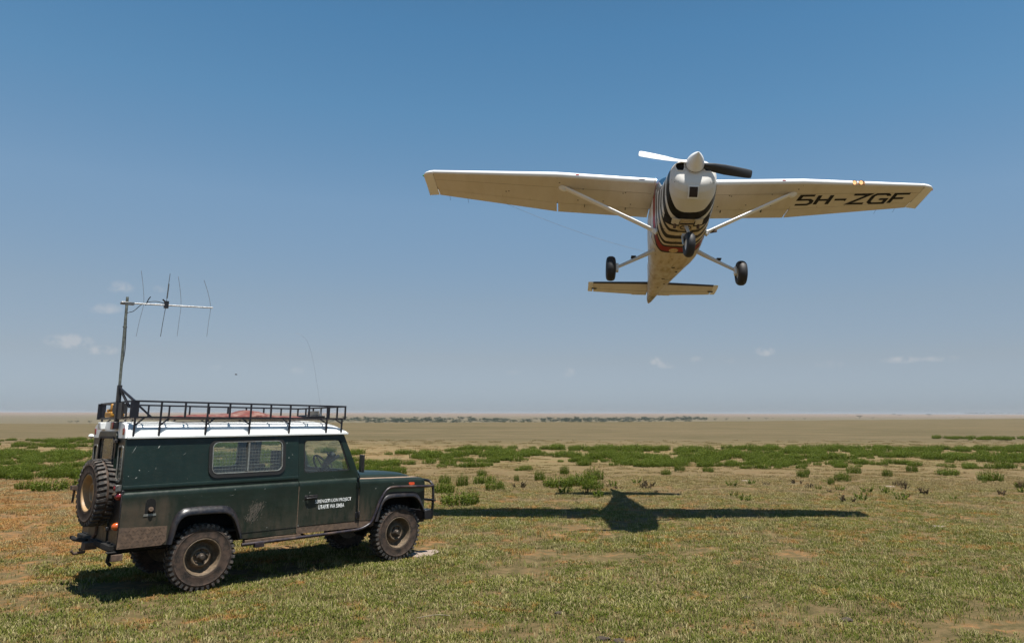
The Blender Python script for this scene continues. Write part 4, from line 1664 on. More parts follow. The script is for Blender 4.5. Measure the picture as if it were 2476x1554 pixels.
for a in (90, 210, 330):
    mb.tube([Ms @ Vector((0, 0, 0)), Ms @ Vector((0, math.cos(R(a)) * .2, math.sin(R(a)) * .2))], .009, 6)
mb.tube([Ms @ Vector((0, 0, 0)), Ms @ Vector((.30, 0, 0))], .025, 8)
mb.build('steering_wheel', simple('black_wheel_rim', (0.0064, 0.0064, 0.0077), .4), car)
mb = MB()   # instrument hump and radio handset in front of the wheel
mb.tube(smooth_path([(1.80, -.30, 1.30), (1.86, -.25, 1.40), (1.93, -.24, 1.50), (2.0, -.24, 1.565)], 3), [.03] * 3 + [.045] * 4 + [.055] * 3, 8)
mb.build('radio_handset', simple('black_handset', (0.0064, 0.0064, 0.0077), .5), car)
mb = MB()
mb.box(-.90, .95, -.55, .80, .70, 1.02)
mb.box(-.40, .35, -.10, .62, 1.02, 1.36)
mb.box(.10, .55, -.60, -.12, 1.02, 1.40)
mb.build('load_boxes', M_INT, car, bevel=.02)
mb = MB()
for s in (-1, 1):
    mb.box(-.90, 1.0, min(s * .80, s * .822), max(s * .80, s * .822), 1.02, 1.29)
mb.build('inner_trim', M_INT, car)

# ---- lettering on the door
ML = Matrix(((1, 0, 0, 0), (0, 0, 1, 0), (0, 1, 0, 0), (0, 0, 0, 1)))
doors = [o for o in bpy.data.objects if o.name.startswith('door') and o.type == 'EMPTY' and o.parent == car]
for body, x0, w, z0, h in (('SERENGETI LION PROJECT', 1.438, .545, .913, .060), ('UTAFITI WA SIMBA', 1.487, .392, .843, .056)):
    me = text_mesh(body, w, h, offset=.012)
    for v in me.vertices:
        v.co = Vector((x0 + v.co.x, -.8725, z0 + v.co.y))
    me.materials.append(M_LETTER)
    o = bpy.data.objects.new('door_lettering', me)
    COL.objects.link(o)
    o.parent = doors[0]

# ---- roof rack
def rz0(x):
    return 2.118 - .0115 * (x + .93)


def rz1(x):
    return 2.312 - .0180 * (x + .93)


rack = bpy.data.objects.new('roof_rack', None)
COL.objects.link(rack)
rack.parent = car
RX0, RX1, RY = -.93, 1.875, .80
HB = .0105
for f, nm in ((rz1, 'top_rail'), (rz0, 'lower_rail')):
    for s in (-1, 1):
        MB().tube([(RX0, s * RY, f(RX0)), (RX1, s * RY, f(RX1))], HB, square=True).build(nm, M_RACK, rack)
    for x in (RX0, RX1):
        MB().tube([(x, -RY + .012, f(x)), (x, RY - .012, f(x))], HB, square=True).build(nm, M_RACK, rack)
PX = [-.617, -.337, -.064, .213, .488, .76, 1.035, 1.307, 1.586, 1.865]
for s in (-1, 1):
    for x in PX:
        MB().tube([(x, s * RY, rz0(x) + HB), (x, s * RY, rz1(x) - HB)], HB * .95, square=True).build('post', M_RACK, rack)
    mb = MB().box(-.965, -.868, s * RY - .006, s * RY + .006, rz0(-.9) - .012, rz1(-.9) + .004)
    mb.build('corner_plate', M_RACK, rack)
    for x, b in ((-.90, 1), (-.618, 1), (-.072, 1), (.484, -1), (1.033, -1), (1.583, -1), (1.818, -1)):
        mb = MB().tube([(x, s * .792, 1.888), (x, s * RY, rz0(x) - HB)], HB, square=True)
        mb.tube([(x, s * .797, 2.015), (x + b * .10, s * .79, rz0(x) - HB)], HB * .8, square=True)
        mb.build('leg', M_RACK, rack)
for y in (-.53, -.27, 0, .27, .53):
    MB().tube([(RX1, y, rz0(RX1) + HB), (RX1, y, rz1(RX1) - HB)], HB * .95, square=True).build('post', M_RACK, rack)
for i in range(11):
    x = -.80 + i * .26
    MB().tube([(x, -RY + .012, rz0(x) - .004), (x, RY - .012, rz0(x) - .004)], HB * .8, square=True).build('cross_bar', M_RACK, rack)
M_WOODY = simple('weathered_slat', (0.1400, 0.1082, 0.0827), .8, vary=.4, scale=14)
for i in range(9):
    y = -.66 + i * .165
    MB().box(-.90, 1.84, y - .035, y + .035, 2.087, 2.099, Matrix.Rotation(.0115, 4, 'Y') @ Matrix.Translation((0, 0, .008))).build('slat', M_WOODY, rack)
mb = MB().box(1.845, 1.857, .02, .40, 2.112, 2.215)
mb.build('front_plate', simple('pale_board', (0.2673, 0.2355, 0.1909), .7), rack)

# ---- antenna mast with its four-element aerial
mast = bpy.data.objects.new('antenna_mast', None)
COL.objects.link(mast)
mast.parent = car
MX = -.99
mb = MB()
mb.tube([(MX, -.345, 1.99), (MX, -.315, 2.52)], .024, square=True)
mb.build('mast_foot', M_BLACK, mast)
mb = MB()
mb.tube([(MX, -.312, 2.46), (MX, -.275, 2.95), (MX, -.250, 3.30), (MX, -.225, 3.665)], .0165, 10)
mb.build('pole', simple('grey_green_tube', (0.1082, 0.1146, 0.0955), .5, .4, vary=.4, scale=30), mast)
for p in ((-.90, -.74, 2.305), (-.62, -.50, 2.10), (-.94, -.02, 2.30), (-.93, -.62, 2.24)):
    MB().tube([(MX, -.317, 2.49), p], .011, square=True).build('brace', M_RACK, mast)
MB().box(-1.0, -.975, -.56, -.34, 2.10, 2.30).build('mounting_plate', M_BLACK, mast)
mb = MB()
mb.box(-1.055, -.905, -.25, -.195, 3.565, 3.60)
mb.box(-1.06, -1.02, -.255, -.19, 3.57, 3.595)
mb.build('clamp', M_STEEL, mast, bevel=.004)
boom = MB().tube([(-1.06, -.222, 3.585), (.075, -.222, 3.630)], .0115, 8).build('boom', simple('bright_aluminium_tube', (.62, .62, .62), .35, .7), mast)
ELS = [((-.862, 4.035), (-.793, 3.600), (-.842, 3.158)), ((-.510, 4.040), (-.523, 3.612), (-.553, 3.180)),
       ((-.405, 4.018), (-.336, 3.618), (-.349, 3.200)), ((-.070, 4.008), (.047, 3.630), (.030, 3.220))]
for i, (a, b, c) in enumerate(ELS):
    mb = MB()
    pts = [(a[0], -.222, a[1]), (a[0] + (b[0] - a[0]) * .62, -.222, a[1] + (b[1] - a[1]) * .5), (b[0], -.222, b[1]),
           (c[0] + (b[0] - c[0]) * .45, -.222, c[1] + (b[1] - c[1]) * .5), (c[0], -.222, c[1])]
    mb.tube(smooth_path(pts, 4),   .0042 if i == 1 else .0028, 6)
    if i == 1:
        mb.tube([(-.519, -.222, 3.70), (-.513, -.222, 3.90)], .0085, 6)
    mb.build('element', simple('aerial_rod', (.25, .26, .27), .4, .6) if i != 1 else M_STEEL, mast)
mb = MB()
mb.box(-.545, -.495, -.245, -.20, 3.565, 3.66)
mb.tube([(-.57, -.222, 3.68), (-.50, -.222, 3.62)], .010, 6)
mb.tube([(-.77, -.222, 3.58), (-.74, -.222, 3.665), (-.72, -.222, 3.70)], .007, 6)
mb.build('feed_clamp', M_BLACK, mast)
mb = MB()
mb.tube(smooth_path([(-.53, -.20, 3.63), (-.66, -.205, 3.645), (-.80, -.205, 3.595), (-.90, -.21, 3.49), (-.975, -.225, 3.45), (-.972, -.235, 3.33),
                     (-.965, -.25, 3.12), (-.962, -.26, 2.95), (-.985, -.285, 2.65), (-.985, -.30, 2.45)], 5), .0048, 6)
mb.tube([(-1.012, -.25, 3.27), (-.965, -.25, 3.27)], .010, 6)
mb.build('cable', M_RUB, mast)
# whip aerial at the front of the rack
mb = MB()
mb.lathe([(.02, 0), (.02, .05), (.012, .07), (.010, .13), (.005, .15)], (1.86, -.02, 2.115), (0, 0, 1), 10)
mb.tube(smooth_path([(1.86, -.02, 2.25), (1.80, .02, 2.60), (1.73, .07, 3.00), (1.66, .12, 3.26), (1.58, .17, 3.38), (1.48, .2, 3.42)], 5), .0010, 5)
mb.build('whip_aerial', M_STEEL, car)

# ---- loose things carried on the rack


def car_thing(ob, label, cat):
    ob.matrix_world = CAR_M
    tag(ob, label, cat)
    return ob


mb = MB()
rr = random.Random(4)
G = []
for i in range(34):
    row = []
    for j in range(13):
        x = -.34 + 1.70 * i / 33
        y = -.52 + .95 * j / 12
        t = i / 33
        hgt = .035 + .085 * math.exp(-((t - .63) / .13) ** 2) + .03 * math.exp(-((t - .3) / .2) ** 2)
        z = 2.10 + hgt * (1 - .75 * abs(j / 6 - 1) ** 2) + .012 * mnoise.noise(Vector((x * 9, y * 9, 0)))
        row.append((x + .02 * mnoise.noise(Vector((x * 5, y * 5, 3))), y, z))
    G.append(row)
for r in G:
    b = len(mb.v)
    mb.v += r + [(x, y, 2.094) for x, y, z in r]
for i in range(33):
    for j in range(12):
        b, c = i * 26 + j, (i + 1) * 26 + j
        mb.f.append((b, b + 1, c + 1, c))
        mb.f.append((b + 13, c + 13, c + 14, b + 14))
    for k in (0, 12):
        mb.f.append((i * 26 + k, (i + 1) * 26 + k, (i + 1) * 26 + 13 + k, i * 26 + 13 + k))
for i in (0, 33):
    for j in range(12):
        mb.f.append((i * 26 + j, i * 26 + j + 1, i * 26 + j + 14, i * 26 + j + 13))
car_thing(mb.build('red_tarpaulin', simple('faded_red_canvas', (0.1273, 0.0286, 0.0223), .9, vary=.35, scale=16, dirt=(.28, .20, .16), dirt_amt=.7)),
          'crumpled faded red tarpaulin lying on the roof rack', 'tarpaulin')
mb = MB()
mb.box(-.98, -.82, .02, .34, 2.13, 2.20)
mb.box(-.975, -.825, .06, .12, 2.20, 2.30)
mb.box(-.97, -.83, .18, .32, 2.20, 2.235)
car_thing(mb.build('jerrycan', simple('amber_yellow_plastic', (0.3946, 0.1909, 0.0223), .5, vary=.2, dirt=(.25, .12, .03)), bevel=.02),
          'amber yellow can strapped at the rear end of the roof rack', 'can')
mb = MB()
mb.box(-.975, -.86, -.24, -.03, 2.17, 2.30)
mb.box(-.985, -.975, -.22, -.05, 2.19, 2.28)
car_thing(mb.build('black_case', simple('black_case_plastic', (0.0191, 0.0204, 0.0229), .5), bevel=.012),
          'small black case at the rear of the roof rack beside the antenna mast', 'case')
mb = MB()
mb.box(1.50, 1.80, -.30, .18, 2.108, 2.135)
mb.box(1.56, 1.74, -.22, .10, 2.135, 2.15)
car_thing(mb.build('black_tray', simple('black_tray_plastic', (0.0077, 0.0077, 0.0101), .4), bevel=.008),
          'flat black tray lying at the front of the roof rack below the pale board', 'tray')
# ================================================================== the light aircraft
PL_M = (Matrix.Translation((2.3146, 14.4994, 6.8992)) @ Matrix.Rotation(-1.5617, 4, 'Z') @ Matrix.Rotation(-.2307, 4, 'Y')
        @ Matrix.Rotation(-.0263, 4, 'X'))
plane = thing('light_aircraft', 'white high-wing propeller aircraft with zebra-striped belly flying low towards the camera', 'aircraft', PL_M)


def white_paint(name, grime=.5):
    m = NT(name)
    co = m.objco()
    n1 = m.noise(m.vmul(co, (.6, 2.5, 2.5)), 2.2, 5, .6)
    n2 = m.noise(co, 30, 4, .7)
    c = m.mix(m.ss(n1, .35, .75, 0, .5 * grime), m.mix(min(1, grime * 1.6), (.80, .80, .79), (.64, .59, .52)), (.50, .43, .33))
    c = m.mix(m.ss(n2, .66, .8, 0, .30 * grime), c, (.30, .22, .15))
    return m.out(m.pbr(c, m.ss(n1, .2, .8, .28, .45), spec=.5, coat=.15))


M_PW = white_paint('aircraft_white', .6)
M_PW_CLEAN = white_paint('aircraft_white_clean', .0)
M_NAVY = simple('navy_black_paint', (.012, .015, .028), .35, coat=.2)
M_LAP = simple('skin_lap_line', (.22, .18, .13), .7)
M_SEAM = simple('dark_seam', (.035, .027, .02), .8)
M_PTYRE = simple('aircraft_tyre_rubber', (.016, .016, .018), .6, vary=.3)
M_PMETAL = simple('brushed_aluminium', (.62, .62, .60), .35, .8)

# fuselage paint: bands follow s = x - g(z), sweeping forward as they climb the sides
m = NT('zebra_fuselage_paint')
co = m.objco()
sx = m.sep(co)
X, Yc, Z = sx[0], sx[1], sx[2]
h = m.math('MAXIMUM', m.math('ADD', Z, 1.215), 0.0)
g = m.math('MULTIPLY', m.math('SUBTRACT', 1.0, m.math('EXPONENT', m.math('MULTIPLY', h, -4.2))), .60)
g = m.math('MULTIPLY', g, m.ss(X, -3.2, -1.6))
wob = m.math('MULTIPLY', m.math('SUBTRACT', m.noise(co, 2.5, 2), .5), .05)
S = m.math('ADD', m.math('SUBTRACT', X, g), wob)
W, K, RD = (.70, .685, .65, 1), (.007, .007, .009, 1), (.30, .014, .012, 1)
BANDS = [(-7.0, W), (-5.86, K), (-5.80, W), (-5.71, K), (-5.64, W), (-5.54, K), (-5.47, W), (-5.37, K), (-5.30, W), (-5.19, K), (-5.12, W),
         (-.90, K), (-.825, RD), (-.62, K), (-.545, W), (-.475, K), (-.365, W), (-.225, K), (-.09, W), (.035, K), (.17, W), (.305, K), (.475, W), (.575, K), (.785, W)]
cr = m.n('ShaderNodeValToRGB')
cr.color_ramp.interpolation = 'CONSTANT'
els = cr.color_ramp.elements
lo, hi = -7.0, 2.0
els[0].position = 0
els[0].color = BANDS[0][1]
els[1].position = (BANDS[1][0] - lo) / (hi - lo)
els[1].color = BANDS[1][1]
for s_, c_ in BANDS[2:]:
    e = els.new((s_ - lo) / (hi - lo))
    e.color = c_
m.put(cr.inputs[0], m.math('DIVIDE', m.math('SUBTRACT', S, lo), hi - lo))
band = cr.outputs[0]
# oil and dust along the belly, starting at the exhaust
n1 = m.noise(m.vmul(co, (1.0, 3.0, 1.0)), 2.6, 6, .65)
n2 = m.noise(co, 14, 5, .7)
bel = m.ss(Z, -.86, -1.10)
tail_b = m.math('MULTIPLY', m.ss(X, -1.2, -2.0), .85)
bel = m.math('MAXIMUM', bel, tail_b)
bel = m.math('MULTIPLY', bel, m.ss(X, .62, .35))
grime = m.math('MULTIPLY', bel, m.ss(n1, .25, .62, .42, .88))
c = m.mix(grime, band, m.mix(1.0, band, m.mix(tail_b, (.80, .64, .40), (.56, .39, .17)), 'MULTIPLY'))
c = m.mix(m.math('MULTIPLY', grime, .03), c, (.44, .305, .135))
c = m.mix(m.math('MULTIPLY', bel, m.ss(m.math('ADD', m.math('MULTIPLY', n1, .5), m.math('MULTIPLY', n2, .5)), .52, .70, 0, .8)), c, (.09, .055, .03))
M_FUS = m.out(m.pbr(c, m.ss(n1, .2, .8, .26, .5), spec=.15, coat=.0))


def lerp_tab(tab, x):
    if x >= tab[0][0]:
        return tab[0][1:]
    for p, q in zip(tab, tab[1:]):
        if x >= q[0]:
            t = (p[0] - x) / (p[0] - q[0])
            return tuple(a + (b - a) * t for a, b in zip(p[1:], q[1:]))
    return tab[-1][1:]


ST = [  # x, half width, top, bottom, squareness
    (1.470, .285, -.455, -.915, 2.3), (1.462, .335, -.435, -.955, 2.3), (1.43, .385, -.415, -1.015, 2.4), (1.36, .428, -.395, -1.085, 2.5),
    (1.20, .458, -.375, -1.155, 2.6), (.90, .485, -.345, -1.200, 2.8), (.50, .515, -.290, -1.230, 3.0), (.40, .520, -.235, -1.235, 3.0),
    (.20, .530, -.065, -1.240, 3.2), (.02, .545, .085, -1.240, 3.4), (-.12, .550, .150, -1.240, 3.6), (-.8, .560, .150, -1.240, 3.8),
    (-1.25, .555, .145, -1.235, 3.8), (-1.65, .520, .120, -1.185, 3.6), (-2.05, .470, -.010, -1.110, 3.2), (-2.6, .405, -.110, -1.000, 3.0),
    (-3.4, .315, -.140, -.840, 2.8), (-4.3, .225, -.150, -.660, 2.6), (-5.2, .140, -.150, -.480, 2.4), (-5.9, .075, -.160, -.345, 2.2), (-6.13, .035, -.18, -.29, 2.0)]


def FS(x, a, off=0.0):
    hw, tp, bt, e = lerp_tab(ST, x)
    zc, hh = (tp + bt) / 2, (tp - bt) / 2
    c_, s_ = math.cos(a), math.sin(a)
    y = (hw + off) * math.copysign(abs(c_) ** (2 / e), c_)
    z = zc + (hh + off) * math.copysign(abs(s_) ** (2 / e), s_)
    return Vector((x, y, z))


def fus_rings(x0, x1, n=56):
    xs_ = sorted([s[0] for s in ST if x0 < s[0] < x1] + [x0, x1] + [x0 + (x1 - x0) * k / 24 for k in range(1, 24)])
    out = []
    for x in xs_:
        if out and abs(out[-1][0].x - x) < 1e-4:
            continue
        out.append([FS(x, 2 * math.pi * j / n) for j in range(n)])
    return out


def patch(x0, x1, a0, a1, off, nx_=8, na=8, th=.004):
    """a piece of skin lying on the fuselage between two stations and two angles (degrees)"""
    mb = MB()
    top = [[FS(x0 + (x1 - x0) * i / nx_, R(a0 + (a1 - a0) * j / na), off) for j in range(na + 1)] for i in range(nx_ + 1)]
    bot = [[FS(x0 + (x1 - x0) * i / nx_, R(a0 + (a1 - a0) * j / na), off - th) for j in range(na + 1)] for i in range(nx_ + 1)]
    rings = [t + b[::-1] for t, b in zip(top, bot)]
    mb.loft(rings)
    return mb


def by_patch(x0, x1, y0, y1, off, th=.004, nx_=6, ny=6):
    """like patch but across the belly between two y values"""
    def P(x, y, o):
        hw, tp, bt, e = lerp_tab(ST, x)
        zc, hh = (tp + bt) / 2, (tp - bt) / 2
        k = max(0.0, 1 - min(1, abs(y) / hw) ** e) ** (1 / e)
        return Vector((x, y, zc - (hh * k) - o))
    mb = MB()
    rings = []
    for i in range(nx_ + 1):
        x = x0 + (x1 - x0) * i / nx_
        rings.append([P(x, y0 + (y1 - y0) * j / ny, off) for j in range(ny + 1)] + [P(x, y1 + (y0 - y1) * j / ny, off - th) for j in range(ny + 1)])
    mb.loft(rings)
    return mb


fus = MB().loft(fus_rings(-6.13, .50)).build('fuselage', M_FUS, plane, 50)
cowl = MB().loft(fus_rings(.504, 1.470)).build('engine_cowling', M_FUS, plane, 50)
# seams
MB().loft([[FS(x, 2 * math.pi * j / 56, o) for j in range(56)] for x, o in ((.498, .0), (.498, .0015), (.507, .0015), (.507, .0))]).build('firewall_seam', M_SEAM, cowl)
mb = MB()
for k in range(13):
    a = R(-166 + k * (152 / 12))
for s in (-1, 1):
    for k in range(9):
        x = .58 + k * .10
        p = FS(x, R(0 if s > 0 else 180) + s * R(-14), .001)
        mb.lathe([(0, .003), (.007, .002), (.009, 0)], p, (0, s, -.2), 6)
for k in range(11):
    y = -.36 + .072 * k
    mb.lathe([(0, .004), (.006, .003), (.008, 0)], (1.452 - .35 * max(0, abs(y) - .26), y, -.905 + .0 * k), (1, 0, -.2), 6)
sc = mb.build('cowl_screws', M_SEAM, cowl)
sc['kind'] = 'stuff'
# cooling inlets either side of the spinner, inner shade painted as black patches


def face_x(y, z):
    x = 1.47
    while x > 1.2:
        hw, tp, bt, e = lerp_tab(ST, x)
        if abs(y / hw) ** e + abs((z - (tp + bt) / 2) / ((tp - bt) / 2)) ** e <= 1:
            return x
        x -= .002
    return x


for s in (-1, 1):
    pts = rpoly([(s * .175, -.520), (s * .325, -.525), (s * .345, -.600), (s * .315, -.695), (s * .200, -.700), (s * .178, -.64)], .03, 3)
    if s > 0:
        pts = pts[::-1]
    cxy = Vector((sum(q[0] for q in pts) / len(pts), sum(q[1] for q in pts) / len(pts)))
    rings = [[(face_x(*(cxy + (Vector(q) - cxy) * k)) + .006, *(cxy + (Vector(q) - cxy) * k)) for q in pts] for k in (1.0, .8, .6, .4, .2, .02)]
    rings = [[(x_ - .012, y_, z_) for x_, y_, z_ in rings[0]]] + rings
    MB().loft(rings).build('cooling_inlet', simple('inlet_shade_black', (.001, .001, .001), 1.0), cowl)
    lip = [Vector((face_x(a, b) + .008, a, b)) for a, b in pts]
    MB().tube(lip, .009, 6, closed=True).build('inlet_lip', M_PW_CLEAN, cowl)
# square air filter in the chin
MB().loft([[Vector((x, y, z)) for y in (-.115, .075)] + [Vector((x - .02, y, z + .02)) for y in (.075, -.115)]
           for x, z in ((1.462, -1.000), (1.428, -1.066), (1.372, -1.130), (1.300, -1.178))]).build('filter_frame', M_PW_CLEAN, cowl)
MB().loft([[Vector((x, y, z)) for y in (-.095, .057)] + [Vector((x - .02, y, z + .02)) for y in (.057, -.095)]
           for x, z in ((1.458, -1.024), (1.436, -1.066), (1.380, -1.130), (1.330, -1.165))]).build('air_filter', simple('filter_foam', (.035, .022, .018), .9), cowl)
# spinner and propeller
HUBP = Vector((1.50, .01, -.575))
prof = [(.172, 0)] + [(.172 * (1 - t ** 1.75) ** .92, .42 * t) for t in (i / 14 for i in range(15))]
sp = MB().lathe([(.0, -.02), (.168, -.02)] + prof, HUBP, (1, 0, 0), 40).build('spinner', M_PW_CLEAN, plane, 60)
MB().lathe([(.1735, .012), (.1755, .012), (.1755, .020), (.1735, .020)], HUBP, (1, 0, 0), 40).build('spinner_ring', M_SEAM, sp)
for sg, nm in ((-1, 'left'), (1, 'right')):
    d = Vector((0, sg * .985, -sg * .175)).normalized()
    t = Vector((0, -d.z, d.y)) if sg > 0 else Vector((0, -d.z, d.y))
    # engine turns so that the blade at picture left goes down
    t = Vector((0, d.z, -d.y)) * -1
    rings = []
    for r_, ch_, be, th in ((.10, .085, 60, .050), (.20, .105, 50, .036), (.35, .140, 40, .026), (.55, .158, 31, .019), (.75, .152, 25, .015), (.92, .145, 21, .012),
                            (1.01, .135, 19, .010), (1.04, .115, 18, .008), (1.048, .07, 18, .005)):
        be = R(be)
        f = Vector((1, 0, 0))
        cv = t * math.cos(be) + f * math.sin(be)
        nv = f * math.cos(be) - t * math.sin(be)
        ring = []
        for cx, tz in ((.42, 0), (.30, .75), (.05, 1), (-.25, .7), (-.55, 0), (-.25, -.12), (.05, -.15), (.30, -.12)):
            ring.append(HUBP + Vector((.03, 0, 0)) + d * r_ + cv * (cx * ch_ * 1.22) + nv * (tz * th))
        rings.append(ring)
    bl = MB().loft(rings).build('propeller_blade', simple('blade_painted_light_' + nm, (.70, .69, .67) if sg < 0 else (.012, .012, .013), .45 if sg < 0 else .5,  # same blade metal: sunlit look coloured white, shaded look coloured black
                                                         .0, vary=.05, coat=.2), plane, 50)
    bl['label'] = 'blade at the left of the spinner, sunlit white painted on' if sg < 0 else 'blade at the right of the spinner, shade painted on as black'

# glazing
M_PGLASS = simple('dark_blue_canopy_glass', (.012, .035, .065), .06, coat=.5)
patch(-.02, .44, 18, 162, .003, 8, 20).build('windscreen', M_PGLASS, fus)
patch(.0, .42, 88, 92, .008, 8, 2).build('windscreen_post', M_PW, fus)
for a0, a1 in ((10, 42), (138, 170)):
    patch(-.68, -.08, a0, a1, .003).build('door_window', M_PGLASS, fus)
    patch(-1.45, -.76, a0, a1, .003).build('rear_side_window', M_PGLASS, fus)
patch(-2.3, -1.75, 35, 145, .003).build('rear_window', M_PGLASS, fus)
for s in (0, 180):
    sg = 1 if s == 0 else -1
    for x0, x1 in ((-.735, -.725), (.06, .07)):
        patch(x0, x1, s - sg * 58, s + sg * 40, .0015, 2, 24, .002).build('door_seam', M_SEAM, fus)
    patch(-.80, -.62, s - sg * 20, s - sg * 16, .012, 3, 2, .012).build('door_handle', M_PMETAL, fus)

# belly details
for s in (-1, 1):
    a, b = sorted((s * .20, s * .44))
    by_patch(.32, .56, a, b, .004).build('cowl_outlet', simple('dark_opening', (.012, .009, .007), .9), cowl)  # dark patch laid on the skin for the outlet opening
    a, b = sorted((s * .155, s * .30))
    by_patch(.42, .62, a, b, .030, .01).build('outlet_door', M_PW, cowl)
    MB().tube([(.44, s * .22, -1.22), (.36, s * .23, -1.30)], .030, 10).build('exhaust_pipe', M_RUST, cowl)
by_patch(.16, .60, -.135, .135, .012, .01).build('nose_gear_plate', simple('dirty_cream_paint', (.52, .42, .27), .5, vary=.2, dirt=(.25, .16, .08)), cowl)
mb = MB()
mb.tube([Vector((.30 + .075 * math.cos(t), .105 * math.sin(t), -1.252)) for t in (2 * math.pi * k / 20 for k in range(20))], .010, 6, closed=True)
mb.tube([(.37, -.05, -1.255), (.30, 0, -1.262), (.36, .06, -1.255)], .012, 6)
mb.build('steering_ring', M_SEAM, cowl)
mb = MB().lathe([(0, .012), (.085, .010), (.098, 0)], (-.76, -.085, -1.238), (0, 0, -1), 20)
mb.build('inspection_cover', simple('tan_cover', (.60, .43, .22), .6), fus)
for x, y, r_ in ((-1.75, .05, .05), (-2.2, .18, .03), (-2.9, -.02, .045), (-3.5, .08, .03), (-3.9, -.02, .03)):
    hw, tp, bt, e = lerp_tab(ST, x)
    MB().lathe([(0, .006), (r_ * .8, .005), (r_, 0)], (x, y, bt + .004), (.2, 0, -1), 10).build('drain_hole', M_SEAM, fus)
for x0, x1, y0, y1 in ((-3.02, -2.98, .02, .20), (-1.9, -1.885, .16, .30)):
    by_patch(x0, x1, y0, y1, .003, .003, 2, 4).build('belly_seam', M_SEAM, fus)

# ---- wings
AF = [(0, -.004, -.004), (.002, .008, -.017), (.006, .015, -.026), (.0125, .0225, -.0345), (.025, .0310, -.0415), (.05, .0420, -.0465), (.1, .0563, -.0480), (.2, .0726, -.0455), (.3, .0788, -.0412),
      (.4, .0780, -.0380), (.5, .0724, -.0334), (.6, .0636, -.0276), (.7, .0518, -.0214), (.8, .0375, -.0150), (.9, .0208, -.0082), (1, .0013, -.0013)]


def af(f):
    for p, q in zip(AF, AF[1:]):
        if f <= q[0] + 1e-9:
            t = (f - p[0]) / (q[0] - p[0])
            return p[1] + (q[1] - p[1]) * t, p[2] + (q[2] - p[2]) * t
    return 0, 0


def le(y):
    y = abs(y)
    return 0.0 if y < 2.55 else -.235 * (y - 2.55) / (5.18 - 2.55)


def te(y):
    y = abs(y)
    return -1.63 if y < 2.55 else -1.63 + .405 * (y - 2.55) / (5.18 - 2.55)


def wz(y):
    return .045 * (abs(y) - .58)


FR = [0, .002, .006, .0125, .025, .05, .1, .2, .3, .4, .5, .6, .7]


def wsec(y, f0, f1, dz=0.0, sc=1.0, dx=0.0, tz=1.0):
    x0, c = le(y), le(y) - te(y)
    c *= sc
    x0 -= dx
    fr = [f0] + [f for f in FR + [.8, .9, 1.0] if f0 < f < f1] + [f1]
    up = [(x0 - c * f, y, wz(y) + dz + c * af(f)[0] * tz) for f in fr]
    lw = [(x0 - c * f, y, wz(y) + dz + c * af(f)[1] * tz) for f in fr]
    if f0 == 0:
        lw = lw[1:]
    return up[::-1] + lw


